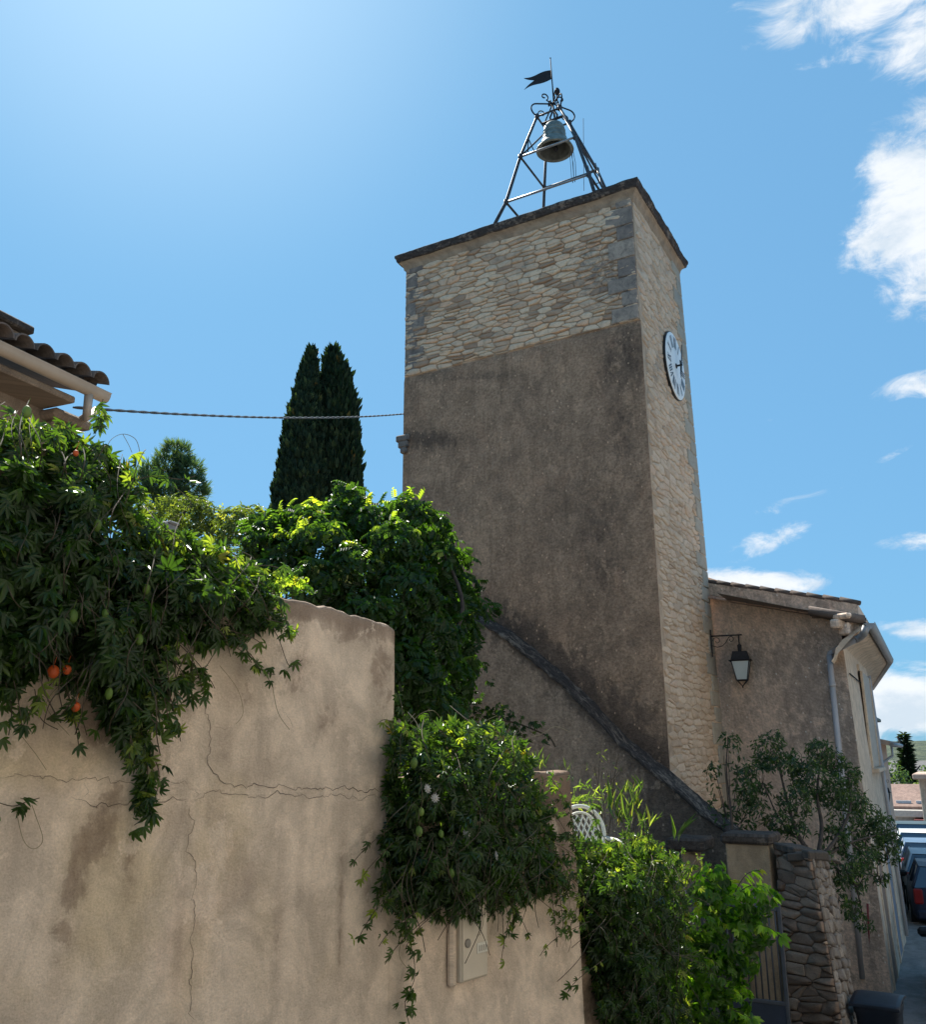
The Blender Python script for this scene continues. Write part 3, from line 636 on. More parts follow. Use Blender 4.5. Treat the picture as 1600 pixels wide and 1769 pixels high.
# rubble at the top of the front
p0, p1, p2, p3 = ed(EL, zs), ed(EC, zs), ed(EC, Zt), ed(EL, Zt); mB_ = quadmap(p0, p1, p2, p3, UA, Zt-zs); mb = MB()
fS = pxstain([(1045, 470, 70, 90, .55), (1080, 560, 40, 60, .45), (735, 520, 45, 70, .4), (715, 600, 20, 60, .5), (1000, 540, 60, 40, .2)])
QW = [.62, .38]; 
rubble(mb, mB_, UA, Zt-zs, .29, .105, 5, gap=.011, hgt=.034, stain=lambda u, v: fS(mB_(u, v)))
mb.build('front_rubble', [stoneM], tw)['label'] = 'pale rubble stonework on the upper front'
def qblock(mb, Mf, u0, u1, v0, v1, h, rn, st=.0, g=.008, bev=.014):
    u0, u1, v0, v1 = u0+g, u1-g, v0+g, v1-g; R3 = []
    for ins, hh in ((0, -.01), (0, h-bev), (bev, h)):
        ring = []
        for (a, c) in ((u0+ins, v0+ins), (u1-ins, v0+ins), (u1-ins, v1-ins), (u0+ins, v1-ins)): ring.append((a, c, hh))
        R3.append([mb.vert(Mf(a, c, hh+random.uniform(-.002, .002)), (a, c), st, rn) for a, c, hh in ring])
    for a, c in zip(R3, R3[1:]):
        for k in range(4): mb.face((a[k], a[(k+1) % 4], c[(k+1) % 4], c[k]))
    mb.face(R3[2])
random.seed(4); mb = MB(); mbl = MB(); z = 0.02; k = 0
while z < Zt-zs-.1:
    h = random.choice((.30, .34, .38)); h = min(h, Zt-zs-z); wq = (.55, .34)[k % 2]*random.uniform(.9, 1.15)
    qblock(mb, mB_, UA-wq, UA-.001, z, z+h, .045, random.random(), .35); 
    wq2 = (.30, .5)[k % 2]*random.uniform(.9, 1.1); qblock(mbl, mB_, .001, wq2, z, z+h, .03, random.random(), .45); z += h; k += 1
mb.build('quoins', [quoinM], tw)['label'] = 'grey dressed stones on the near corner of the upper front'; mbl.build('quoins', [quoinM], tw)['label'] = 'grey dressed stones on the left corner of the upper front'
# clock side: rubble all the way
p0, p1, p2, p3 = ed(EC, 1.0), ed(ER, 1.0), ed(ER, Zt), ed(EC, Zt); UB = (p2-p3).length; HB = Zt-1; mC = quadmap(p0, p1, p2, p3, UB, HB); mb = MB()
fC = pxstain([(1135, 640, 12, 40, .5), (1180, 900, 20, 200, .15)])
rubble(mb, mC, UB, HB, .28, .12, 11, gap=.012, hgt=.020, stain=lambda u, v: fC(mC(u, v)), keep=lambda u, v: u > .16)
mb.build('clock_side_rubble', [stoneLt], tw)['label'] = 'pale rubble stonework on the clock side'
mb = MB(); z = 0; k = 0
while z < HB-.1:
    h = min(random.choice((.30, .36, .42)), HB-z); wq = (.62, .36)[k % 2]*random.uniform(.85, 1.15)
    qblock(mb, mC, UB-wq, UB-.001, z, z+h, .035, random.random(), .15); z += h; k += 1
mb.build('quoins', [quoinLt], tw)['label'] = 'pale grey corner stones on the far edge'
# cornice
base = [ed(e, Zt) for e in (EL, EC, ER, EF)]
def offs(poly, d):
    out = []; n = len(poly)
    for i in range(n):
        a, b2, c = poly[i-1], poly[i], poly[(i+1) % n]; d1 = (b2-a).normalized(); d2 = (c-b2).normalized(); n1 = Vector((d1.y, -d1.x, 0)); n2 = Vector((d2.y, -d2.x, 0)); m = (n1+n2).normalized(); out.append(b2+m*(d/max(.3, m.dot(n1))))
    return out
def cornice(name, prof, mat, parent, amp, stf):
    mb = MB(); NS = 60
    for sidx in range(4):
        def fn(i, j, sidx=sidx):
            o, z = prof[j]; P = offs(base, o); a, c = P[sidx], P[(sidx+1) % 4]; t = i/NS; q = a+(c-a)*t; out = Vector(((c-a).y, -(c-a).x, 0)).normalized()
            e = 1 if 0 < i < NS else 0
            d = amp*fb((q.x, q.y, z*3), 3.0, 4)*e; dz = amp*.8*fb((q.y, q.x, z*2+5), 2.5, 3)*e
            return (q+out*d+Vector((0, 0, z+dz)), (t*(c-a).length+sidx*7, z+o), stf, .5, 0)
        mb.grid(fn, NS, len(prof)-1)
    mb.build(name, mat, parent)
cornice('cornice_cove', [(0.0, -.06), (.035, -.03), (.04, .01), (.05, .04), (.075, .08), (.10, .11), (.12, .125), (.125, .135)], [corn1], tw, .008, 0)
cornice('cornice_slab', [(.115, .128), (.14, .13), (.155, .15), (.16, .18), (.168, .205), (.185, .225), (.19, .275), (.18, .295), (.14, .31), (0, .325), (-1.2, .345)], [corn2], tw, .02, .1)
mb = MB(); q = offs(base, -1.1); mb.face([mb.vert(v+Vector((0, 0, .34))) for v in q]); mb.build('flat_roof', [corn2], tw)
# corbel on the left corner
cpos = at(708, 786, 17.6); mb = MB(); 
for k, (hh, ww) in enumerate([(.12, .16), (.14, .24), (.14, .32)]):
    zb = [0, .12, .26][k]; mb.box(cpos+dA*(.02+ww*.18)+nA*.04+Vector((0, 0, zb)), dA*(ww), nA*.30, Vector((0, 0, hh)), bev=.025, rn=.2, st=.6)
mb.build('corbel', [quoinM], tw)['label'] = 'dark stone corbel on the left edge'

# ---- clock
pC = mC(0, 0); hub = onplane(1161, 634, mC(UB/2, HB/2, 0), mC.n); nC = mC.n
uC = (p1-p0).normalized(); vC = uC.cross(nC)*-1; vC = nC.cross(uC); 
if vC.z < 0: vC = -vC
dE = onplane(1155, 576, hub, nC)-hub; rD = abs((onplane(1160, 575, hub, nC)-onplane(1160, 693, hub, nC)).length)/2*.97
rD = .69
MC = Matrix(((uC.x, vC.x, nC.x), (uC.y, vC.y, nC.y), (uC.z, vC.z, nC.z)))
hub = hub+nC*.05
ck = thing('tower_clock', 'round white clock face with black roman numerals on the right side of the tower', 'clock', hub)
def CP(x, y, d=0): return hub+uC*x+vC*y+nC*d
mb = MB(); mb.lathe([(0, .035), (rD*.97, .035), (rD*.99, .03), (rD, .022), (rD, -.03)], hub, 64, M=MC); dial = mb.build('dial', dialM, ck)
mb = MB(); mb.lathe([(rD, .02), (rD+.014, .018), (rD+.014, -.03), (rD, -.03)], hub, 64, M=MC); mb.build('rim', black, ck)
mb = MB(); num = ['XII', 'I', 'II', 'III', 'IIII', 'V', 'VI', 'VII', 'VIII', 'IX', 'X', 'XI']
for k, s_ in enumerate(num):
    th = R_(30*k); rad = Vector((math.sin(th), math.cos(th))); tg = Vector((math.cos(th), -math.sin(th)))
    wch = {'I': .048, 'V': .10, 'X': .10}; tot = sum(wch[c] for c in s_); x = -tot/2
    for c in s_:
        cx = x+wch[c]/2; x += wch[c]
        segs = {'I': [((0, .5), (0, -.5), .028)], 'V': [((-.034, .5), (0, -.5), .03), ((.034, .5), (0, -.5), .016)], 'X': [((-.034, .5), (.034, -.5), .03), ((.034, .5), (-.034, -.5), .016)]}[c]
        for (a, c2, wd) in segs:
            A = rad*(rD*.72+a[1]*rD*.36)+tg*(cx+a[0]); B = rad*(rD*.72+c2[1]*rD*.36)+tg*(cx+c2[0]); d = (B-A).normalized(); nn = Vector((-d.y, d.x))*wd/2
            mb.face([mb.vert(CP(q.x, q.y, .043)) for q in (A+nn, B+nn, B-nn, A-nn)][::-1])
mb.build('numerals', plain('numeral_grey', (.12, .12, .13), .5), dial)
def hand(name, ang, L, tail, wd, d):
    th = R_(ang); r = Vector((math.sin(th), math.cos(th))); tg = Vector((math.cos(th), -math.sin(th))); mb = MB(); pr = [(-tail, wd*.9), (-tail*.6, wd*.45), (0, wd*.7), (L*.55, wd*.55), (L*.7, wd*1.0), (L*.78, wd*.45), (L, wd*.12)]
    top = [[mb.vert(CP(*(r*y+tg*(sg*w_/2)), d+e)) for sg in (-1, 1) for e in (0, .012)] for y, w_ in pr]
    for a, c in zip(top, top[1:]):
        for q in ((0, 2), (3, 1)): mb.face((a[q[0]], a[q[1]], c[q[1]], c[q[0]]))
        mb.face((a[1], a[0], c[0], c[1])); mb.face((a[2], a[3], c[3], c[2]))
    mb.build(name, black, ck)
hand('minute_hand', 14, .50, .16, .06, .14); hand('hour_hand', 185, .28, .10, .075, .12)
mb = MB(); mb.tube([CP(0, 0, .03), CP(0, 0, .165)], .02, 12); mb.lathe([(0, .06), (.05, .05), (.055, .03), (.03, .0)], hub, 16, M=MC); mb.build('hub', black, ck)

# ---- bell frame: rings measured on the photograph
cR = Vector((1.77, 17.6, EZ)); eA = (Vector((-4.425, 2.53, 0))).normalized(); eB = Vector((1.495, 2.73, 0)).normalized()
def Q(a, b_, z): return cR+eA*a+eB*b_+Vector((0, 0, z))
lev = [(10.50, -.52, 1.22), (11.37, -.55, .95), (12.6, -.48, .65), (13.78, -.38, .28)]
fr = thing('bell_cage', 'open wrought iron bell cage of four sloping legs on the tower roof', 'bell cage', Q(-.5, 0, 10.45))
cor = [(1, -1), (-1, -1), (-1, 1), (1, 1)]
def node(k, l): z, ca, hs = lev[l]; return Q(ca+cor[k][0]*hs, cor[k][1]*hs, z)
for k in range(4):
    mb = MB(); mb.tube([node(k, l) for l in range(4)], [.040, .038, .034, .030], 8)
    for l in (1, 2, 3): mb.tube([node(k, l)-Vector((0, 0, .05)), node(k, l)+Vector((0, 0, .05))], .05, 8)
    mb.box(node(k, 0)-Vector((0, 0, .06)), eA*.2, eB*.2, Vector((0, 0, .03)))
    lg = mb.build('leg', frameM, fr)
for l, r in ((1, .026), (2, .024), (3, .022)):
    for k in range(4):
        mb = MB(); a, c = node(k, l), node((k+1) % 4, l); mb.tube([a, c], r, 8); mb.build('cross_bar', rodM if (k == 0 and l < 3) else frameM, fr)
for k, (l0, l1) in ((3, (2, 3)), (3, (0, 1)), (1, (1, 2))):
    mb = MB(); mb.tube([node(k, l1), node((k+1) % 4, l0)], .02, 8); mb.build('brace', frameM, fr)
zt_ = 14.22; top = Q(-.38, 0, zt_)
for k in range(4):                                         # curved scroll straps meeting at the top
    mb = MB(); n0 = node(k, 3); h = Vector((top.x-n0.x, top.y-n0.y, 0)); hd = h.normalized(); up = Vector((0, 0, 1))
    pts = [n0, n0-hd*.10+up*.10, n0-hd*.13+up*.22, n0-hd*.06+up*.32, n0+hd*.1+up*.36, n0+h*.75+up*.40, top]
    pp = []
    for i in range(len(pts)-1):
        for t_ in range(5):
            a, b2, c, d = pts[max(i-1, 0)], pts[i], pts[i+1], pts[min(i+2, len(pts)-1)]; u = t_/5
            pp.append(.5*((2*b2)+(c-a)*u+(2*a-5*b2+4*c-d)*u*u+(3*b2-a-3*c+d)*u**3))
    pp.append(top); mb.tube(pp, .017, 6)
    mb.tube(arc(n0+hd*.12+up*.10, hd, up, .09, 200, -220, 22, .02), .013, 6); mb.tube(arc(top-hd*.20+up*.13, hd, up, .10, -60, 300, 22, .025), .015, 6); mb.tube([top, top-hd*.14+up*.035], .014, 6)
    mb.build('scroll', iron, fr)
mb = MB(); mb.tube([node(0, 3)*.5+node(3, 3)*.5, node(1, 3)*.5+node(2, 3)*.5], .03, 8); mb.tube([Q(-.42, 0, 13.78), top], .022, 8); mb.build('hanger_beam', iron, fr)
mb = MB(); mb.lathe([(0, 0), (.03, .02), (.06, .07), (.065, .12), (.045, .17), (.02, .2), (0, .21)], Q(-.52, -.05, 14.33), 16); mb.tube([Q(-.47, -.02, 14.2), Q(-.52, -.05, 14.36)], .012, 6); mb.build('finial', iron, fr)
mb = MB()
for dd in (0, .05): mb.tube([Q(-.9-dd, -.35, 12.55), Q(-1.0-dd, -.5, 12.1), Q(-1.02-dd, -.55, 11.75), Q(-.98-dd, -.52, 11.62), Q(-.93-dd, -.45, 11.8), Q(-.88-dd, -.36, 12.5)], .006, 4)
mb.tube([Q(.0, -.62, 12.62), Q(-.06, -.72, 12.78), Q(-.1, -.78, 12.86)], .013, 5); mb.tube([Q(-.1, -.78, 12.86), Q(-.22, -.76, 12.50)], .012, 5)
mb.build('pull_wire', iron, fr)
mb = MB(); l0 = Q(-1.25, .62, 11.2); 
for dx in (-.13, .13): mb.tube([Q(-1.42+dx, .86, 10.4), Q(-1.05+dx*.7, .52, 12.7)], .016, 6)
for k in range(7): t_ = k/7+.08; mb.tube([Q(-1.55+.37*t_+.04*t_, .86-.34*t_, 10.4+2.3*t_), Q(-1.29+.37*t_-.04*t_, .86-.34*t_, 10.4+2.3*t_)], .012, 5)
mb.build('ladder', rodM, fr)
# bell
zb = 12.86; bx = Q(-.44, -.12, zb); bl = thing('bell', 'greenish bronze church bell hanging in the iron cage', 'bell', bx+Vector((0, 0, .8)))
mb = MB(); prof = [(.34, .02), (.405, 0), (.418, .012), (.41, .035), (.36, .10), (.30, .19), (.262, .30), (.245, .42), (.238, .52), (.225, .60), (.19, .655), (.13, .685), (0, .69)]
mb.lathe(prof, bx, 40); mb.build('body', bronze, bl)
mb = MB(); mb.lathe([(.34, .022), (.30, .10), (.245, .24), (.22, .45), (.18, .6), (0, .64)], bx, 40); mb.build('inner_wall', bronzeD, bl)
mb = MB()
for r, z in ((.385, .07), (.268, .29), (.247, .42), (.24, .50)): mb.lathe([(r, z-.008), (r+.009, z), (r, z+.008)], bx, 40)
mb.build('bands', bronze, bl)
mb = MB(); mb.tube([bx+Vector((0, 0, .63)), bx+Vector((.02, -.02, .08))], .016, 8); mb.lathe([(0, -.07), (.035, -.05), (.058, 0), (.04, .05), (0, .08)], bx+Vector((.02, -.02, .04)), 16); mb.build('clapper', iron, bl)
mb = MB(); mb.box(bx+Vector((0, 0, .69)), eA*.16, eB*.16, Vector((0, 0, .1)), bev=.02)
for s_ in (-1, 1): mb.tube([bx+eA*s_*.05+Vector((0, 0, .75)), bx+eA*s_*.09+Vector((0, 0, .9)), bx+eA*s_*.03+Vector((0, 0, 1.02))], .022, 6)
mb.build('yoke', iron, bl)
# vane
v0 = Q(-.40, .02, 14.2); v1 = at(951, 101, v0.y); vt = thing('weather_vane', 'black swallow-tailed banner weather vane on a thin rod above the bell cage', 'weather vane', v0)
mb = MB(); mb.tube([v0, v1], [.018, .010], 8); mb.lathe([(0, -.02), (.02, 0), (0, .02)], v1, 10); mb.build('rod', iron, vt)
mb = MB(); zf1 = (at(953, 122, v0.y)).z; zf0 = (at(954, 137, v0.y)).z; xr = at(953, 130, v0.y); fl = []
N_ = 16; hd = Vector((-1, .25, 0)).normalized(); Lf = (at(907, 140, v0.y)-xr).length*1.02
for side in (0, 1):
    rows = []
    for i in range(N_+1):
        t_ = i/N_; wv = .10*math.sin(t_*3.6)-.13*t_*t_*.8; hh = (zf1-zf0)*(1+.15*math.sin(t_*5)); top_z = zf1+.03*math.sin(t_*3.0)-.10*t_+.03*math.sin(t_*6.2); bot_z = zf0+.05*math.sin(t_*3)-.19*t_-.02*math.sin(t_*6)
        split = max(0, (t_-.62)/.38); mid = (top_z+bot_z)/2; y = .03*math.sin(t_*4)
        A = [(top_z, mid+split*(top_z-mid)*.98), (mid-split*(mid-bot_z)*.98, bot_z)]
        rows.append([(xr.x+hd.x*Lf*t_, xr.y+hd.y*Lf*t_+y, z_) for pr in A for z_ in pr])
    off = .004 if side else -.004
    for a, c in zip(rows, rows[1:]):
        for q in (0, 2):
            P4 = [Vector(a[q]), Vector(c[q]), Vector(c[q+1]), Vector(a[q+1])]; P4 = [p_+Vector((0, off, 0)) for p_ in P4]
            mb.face([mb.vert(p_) for p_ in (P4 if side else P4[::-1])])
mb.build('banner', iron, vt)
mb = MB(); an = Q(-1.45, .4, 10.5); mb.tube([at(1009, 330, 17.6), at(1008, 205, 17.6)], .006, 5); setp(mb.build('antenna', iron), 'very thin vertical aerial behind the right of the bell cage', 'antenna')

# ================================================================== stair flank wall in front of the tower
Sq = at(1262, 1440, 14.22); nS = Vector((math.cos(R_(60.5)), math.sin(R_(60.5)), 0))
st_t = thing('sloping_wall', 'sloping plaster wall with a black lichen edge running down the front of the tower', 'wall', (Sq.x, Sq.y, 0))
line = [(700, 1012), (752, 1035), (800, 1062), (835, 1078), (870, 1097), (928, 1145), (970, 1180), (1019, 1228), (1073, 1286), (1147, 1346), (1215, 1404), (1262, 1440), (1300, 1470)]
LP = [onplane(px, py, Sq, nS) for px, py in line]
def at_line(t): 
    i = min(int(t), len(LP)-2); f_ = t-i; return LP[i]+(LP[i+1]-LP[i])*f_
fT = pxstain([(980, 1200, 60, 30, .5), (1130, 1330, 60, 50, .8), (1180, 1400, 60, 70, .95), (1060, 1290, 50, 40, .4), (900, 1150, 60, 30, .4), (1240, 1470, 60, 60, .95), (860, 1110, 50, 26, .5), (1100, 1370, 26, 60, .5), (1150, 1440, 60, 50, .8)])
mb = MB(); NL = (len(LP)-1)*20
def fn(i, j):
    P = at_line(i/20); zt2 = P.z-.01; z = .4+(zt2-.4)*j/50; q = Vector((P.x, P.y, z)); uu = (P-Sq).dot(-dA); d = .012*fb((uu, z, 6), .9, 4)
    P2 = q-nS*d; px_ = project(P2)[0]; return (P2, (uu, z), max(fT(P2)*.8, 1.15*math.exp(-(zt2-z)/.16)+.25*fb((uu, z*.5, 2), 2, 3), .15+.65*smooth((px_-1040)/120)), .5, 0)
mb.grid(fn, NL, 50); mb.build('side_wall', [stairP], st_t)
mb = MB(); prof = [(-.02, -.05), (-.03, -.02), (-.01, .01), (.04, .03), (.09, .045), (.14, .055), (.20, .07), (.26, .09), (.32, .12)]
def fn(i, j):
    P = at_line(i/20); o, h = prof[j]; uu = (P-Sq).dot(-dA); a = .02*fb((uu, o*5, 2), 3.2, 5)+.022*fb((uu*2, o*14, 7), 3.0, 4)
    return (P+nS*(o+a*.6*(o < .3))+Vector((0, 0, h+a)), (uu, o+h), .25+.6*max(0, fb((uu, o*3, 3), 2.5, 4)), .5, 0)
mb.grid(fn, NL, len(prof)-1); mb.build('coping', [copeM], st_t)
# rear masonry joining stair to garden (under the wisteria)
mb = MB(); q0 = at(760, 1150, 16.2); mb.box(Vector((q0.x-1.2, q0.y+.6, 2.5)), dA*3.2, nS*.4, Vector((0, 0, 2.6)), bev=.03)
setp(mb.build('landing_wall', [stairP]), 'landing wall buried under the dark lower wisteria left of the stair', 'wall')

# ================================================================== gate, pillars, stone wall end
def pillar(px0, px1, ytop, Y, zb, capw, label, depth=.42, mat=None, ph=.12):
    a = at(px0, ytop, Y); c = at(px1, ytop, Y); Wd = (c-a).length/ max(.2, abs(dA.x))*.98; ctr = (a+c)/2
    t = thing('gate_pillar', label, 'pillar', (ctr.x, ctr.y, zb), 0, 'gate pillars'); mb = MB()
    mb.box(Vector((ctr.x, ctr.y, zb)), -dA*Wd, nA*-depth, Vector((0, 0, a.z-zb)), bev=.012); mb.build('shaft', [mat or pillarP], t)
    mb = MB(); mb.box(Vector((ctr.x, ctr.y, a.z)), -dA*(Wd+capw), nA*-(depth+capw), Vector((0, 0, ph)), bev=.03, st=.3); mb.build('cap', [capDark], t)
    return t
pillar(1266, 1330, 1455, 11.9, .1, .10, 'wide ochre gate pillar with a dark mossy cap behind the bright green climber', .5)
pillar(1183, 1205, 1467, 12.6, .1, .30, 'narrow pale gate pillar at the foot of the sloping stair wall', .3, ph=.16)
# gate
G1 = at(1357, 1640, 10.9); gt = thing('garden_gate', 'dark metal garden gate with upright bars above a solid lower panel', 'gate', (G1.x, G1.y, .25))
gtop = at(1346, 1548, 10.9).z; gmid = at(1358, 1738, 10.9).z; gbot = .3
for lf in range(2):
    o = G1+dA*(.42+.86*lf); mb = MB(); wL = .82
    for sg in (-1, 1): mb.box(Vector((o.x, o.y, gbot))+dA*sg*(wL/2-.02), dA*.04, nA*.04, Vector((0, 0, gtop-gbot-.05)), bev=.004)
    for zz in (gmid, gtop-.16, gbot): mb.box(Vector((o.x, o.y, zz)), dA*(wL-.08), nA*.03, Vector((0, 0, .04)), bev=.004)
    fr_ = mb.build('leaf_frame', gateM, gt)
    for k in range(11):
        mb = MB(); q = Vector((o.x, o.y, gmid+.02))+dA*(-wL/2+.07+k*(wL-.14)/10); mb.tube([q, q+Vector((0, 0, gtop-gmid-.02))], .010, 6); mb.lathe([(0, .06), (.018, 0), (0, -.02)], q+Vector((0, 0, gtop-gmid)), 6); mb.build('bar', gateM, gt)
    mb = MB(); mb.box(Vector((o.x, o.y, gbot+.02)), dA*(wL-.06), nA*.012, Vector((0, 0, gmid-gbot)), bev=.003); mb.build('lower_panel', gateP, gt)
# rough stone wall end
sw_t = thing('stone_wall', 'dark rough stone wall end leaning outward at its foot, between the gate and the wheelie bin', 'wall', (at(1430, 1700, 11).x, 11, .2))
nz_ = Vector((0, 0, 1))
tl, tr = at(1340, 1462, 11.6), at(1403, 1481, 11.0); 
def rz(px, py, Y, z): 
    d = at(px, py, Y); return d
br = at(1462, 1800, 10.75); blq = at(1368, 1800, 11.4)
WA = (tr-tl).length; HAs = (tr-br).length; m1 = quadmap(blq, br, tr, tl, WA, HAs); 
if m1.n.y > 0: raise SystemExit('normal')
tr2 = at(1429, 1484, 12.3); br2 = at(1490, 1800, 11.6); WB = (tr2-tr).length; m2 = quadmap(br, br2, tr2, tr, WB, HAs)
mb = MB()
for m, ww in ((m1, WA), (m2, WB)):
    mb.grid(lambda i, j, m=m, ww=ww: (m(ww*i/14, HAs*j/30, .01*fb((ww*i/14, j*.1, 3), 2, 3)), (ww*i/14, HAs*j/30), .2, .5, 0), 14, 30)
top4 = [tl, tr, tr2, tl+(tr2-tr)]; mb.face([mb.vert(v) for v in top4]); mb.build('wall_core', [mortDk], sw_t)
mb = MB(); rubble(mb, m1, WA, HAs, .25, .10, 21, gap=.006, hgt=.035, cut=.07); mb.build('front_stones', [darkSt], sw_t)
mb = MB(); rubble(mb, m2, WB, HAs, .22, .10, 22, gap=.006, hgt=.035, cut=.07); mb.build('side_stones', [stonemat('paler_wall_stone', [(.17, .14, .12), (.25, .21, .175), (.33, .275, .23)], (.08, .07, .065), .4)], sw_t)
mb = MB(); random.seed(5)
cpts = [tl+(tr-tl)*(k/5+.1) for k in range(5)]+[tr+(tr2-tr)*(k/3+.2) for k in range(3)]
for k, q in enumerate(cpts):
    dd = (tr-tl).normalized() if k < 5 else (tr2-tr).normalized(); inn = -m1.n if k < 5 else -m2.n; LL = WA/5 if k < 5 else WB/3
    mb.box(q+inn*.12-Vector((0, 0, .03)), dd*LL*1.02, inn*.34, Vector((0, 0, random.uniform(.05, .10))), bev=.015, rn=random.random()*.4, st=.8)
mb.build('cap_stones', [darkSt], sw_t)

# ================================================================== right house
def onz(px, py, z):
    d = ray(px, py); return Vector((0, 0, EZ))+d*((z-EZ)/d.z)
P1t = at(1455, 1104, 16.4); P1b = at(1538, 1690, 16.2); P1b = P1t+(P1b-P1t)*((P1t.z+.0)/(P1t.z-P1b.z))
P0t = at(1224, 1012, 18.35); P0b = Vector((P0t.x+.1, P0t.y, 0)); P0t = P0t+(P0t-P1t)*.25; P0b = P0b+(P0b-P1b)*.25
dF = Vector((.456, .890, 0)); nF = Vector((.890, -.456, 0)); LF = 5.7
P2t = P1t+dF*LF; P2b = P1b+dF*LF; dF2 = Vector((.30, .954, 0)); P3t = P2t+dF2*7; P3b = P2b+dF2*7
rh = thing('street_house', 'beige house with stained gable wall and curved eaves to the right of the tower', 'house', P1b)
nG = (P1b-P0b).cross(Vector((0, 0, 1))).normalized(); 
if nG.y > 0: nG = -nG
def wallgrid(name, bl, br, tr, tl, mat, par, stf=None, nu=40, nv=60, amp=.012, seed=0, smap=None):
    U = (br-bl).length; H = (tl-bl).length; m = quadmap(bl, br, tr, tl, U, H); mb = MB()
    def fn(i, j):
        u, v = U*i/nu, H*j/nv; P = m(u, v, amp*fb((u, v, seed), .8, 4)*(0 < i < nu)); return (P, (u, v), (stf(P) if stf else 0)+(smap(u, v) if smap else 0), .5, 0)
    mb.grid(fn, nu, nv); return mb.build(name, mat, par), m, U, H
fG = pxstain([(1400, 1110, 50, 30, .6), (1330, 1140, 90, 60, .5), (1400, 1200, 60, 110, .65), (1450, 1200, 14, 120, .6), (1470, 1350, 14, 200, .8), (1260, 1180, 30, 60, .3), (1380, 1280, 80, 30, .4), (1300, 1220, 60, 40, .35), (1510, 1600, 16, 100, .7), (1250, 1060, 30, 30, .1)])
P1g = P1t+(P1t-P1b).normalized()*.42; P0g = P0t+Vector((0, 0, .12))
wallgrid('gable_wall', P0b, P1b, P1g, P0g, gableP, rh, fG, 50, 70, seed=3)
fF = pxstain([(1545, 1620, 12, 60, .5)])
wallgrid('street_facade', P1b, P2b, P2t, P1t, facP, rh, fF, 40, 60, seed=5)
wallgrid('rear_facade', P2b, P3b, P3t, P2t, facP, rh, None, 10, 10, seed=6)
back0 = P0t+dF*8; mb = MB(); mb.quad(P0b, P0b+dF*8, back0, P0t); mb.build('hidden_wall', [gableP], rh)
# eaves: cove + gutter
zE_ = at(1495, 1080, 15.95).z; E1 = onz(1496, 1077, zE_); E2 = onz(1533, 1141, zE_); E3 = onz(1504, 1188, zE_)
ov = .58
def sweep(mb, path, prof, inn, mi=0, st=None, closed=False):
    """prof (offset outward, z) swept along horizontal path; inn = list of outward normals"""
    n = len(path); rings = []; L = 0
    for i, p in enumerate(path):
        if i: L += (p-path[i-1]).length
        rings.append([mb.vert(p+inn[i]*o+Vector((0, 0, z)), (L, o+z), .0, .5) for o, z in prof])
    for a, c in zip(rings, rings[1:]):
        for k in range(len(prof)-1): mb.face((a[k], c[k], c[k+1], a[k+1]), mi, True)
    return rings
def sub(path, n):
    out = []
    for a, c in zip(path, path[1:]): out += [a+(c-a)*k/n for k in range(n)]
    return out+[path[-1]]
eN = [Vector(((E2-E1).y, -(E2-E1).x, 0)).normalized(), None, Vector(((E3-E2).y, -(E3-E2).x, 0)).normalized()]; eN[1] = (eN[0]+eN[2]).normalized()
ep = sub([E1, E2, E3], 12); en = [eN[0]]*12+[eN[1]]+[eN[2]]*12
mb = MB(); cove = [(-ov-.05, -.62), (-ov+.0, -.55), (-ov+.05, -.40), (-ov+.18, -.25), (-ov+.34, -.16), (-.10, -.12), (-.08, -.09), (-.03, -.08), (-.03, .0)]
r_ = sweep(mb, ep, cove, en); mb.face(r_[0][::-1]); mb.build('eaves_cove', facP, rh)
mb = MB(); gut = [(-.04, .01)]+[(.065-.075*math.cos(a), .01-.105*math.sin(a)) for a in [math.pi*k/10 for k in range(1, 10)]]+[(.14, .0), (.15, .015), (.135, .02)]
r_ = sweep(mb, ep, gut, en); mb.face([r_[0][k] for k in range(11)][::-1]); mb.build('gutter', zinc, rh)
# roof with verge
vg0 = at(1216, 1004, 18.2); vg1 = at(1481, 1041, 15.9); mb = MB()
vdir = (vg1-vg0).normalized(); rt = 14
under = [(-.26, 0), (0, 0)]
rb0, rb1 = vg0+Vector((0, 0, -.27)), vg1+Vector((0, 0, -.27))
m_ = quadmap(rb0+nG*.0, rb1, vg1, vg0, (vg1-vg0).length, .27)
LV = (vg1-vg0).length
def fn(i, j):
    P = m_(LV*i/60, .27*j/6, .006*fb((i*.2, j*.5, 3), 1.2, 3)); 
    if j == 6: P = P+Vector((0, 0, .018*(((i/60*9) % 1)-.5)))
    return (P, (LV*i/60, .27*j/6), .25+.6*max(0, fb((i*.12, j*.3, 8), 1.5, 3)), .5, 0)
ids = mb.grid(fn, 60, 6); back = dF*5.2
tp = [mb.vert(v) for v in (vg0, vg1, vg1+back, vg0+back)]; mb.face(tp)
bt = [mb.vert(v) for v in (rb0, rb1, rb1+back, rb0+back)]; mb.face(bt[::-1]); mb.face([mb.vert(v) for v in (rb1, rb1+back, vg1+back, vg1)])
mb.build('roof', gableP, rh)['label'] = 'shallow tiled roof with rendered verge'
mb = MB(); n_ = 9
for k in range(n_):
    a = rb0+(rb1-rb0)*(k/n_); c = rb0+(rb1-rb0)*((k+1)/n_-.012); a = a-Vector((0, 0, .075)); c = c-Vector((0, 0, .068)); mid = (a+c)/2
    mb.box(mid+nG*.05, (c-a), nG*.20, Vector((0, 0, .055)), bev=.012, rn=random.random())
mb.build('verge_tiles', tileLt, rh)
mb = MB()
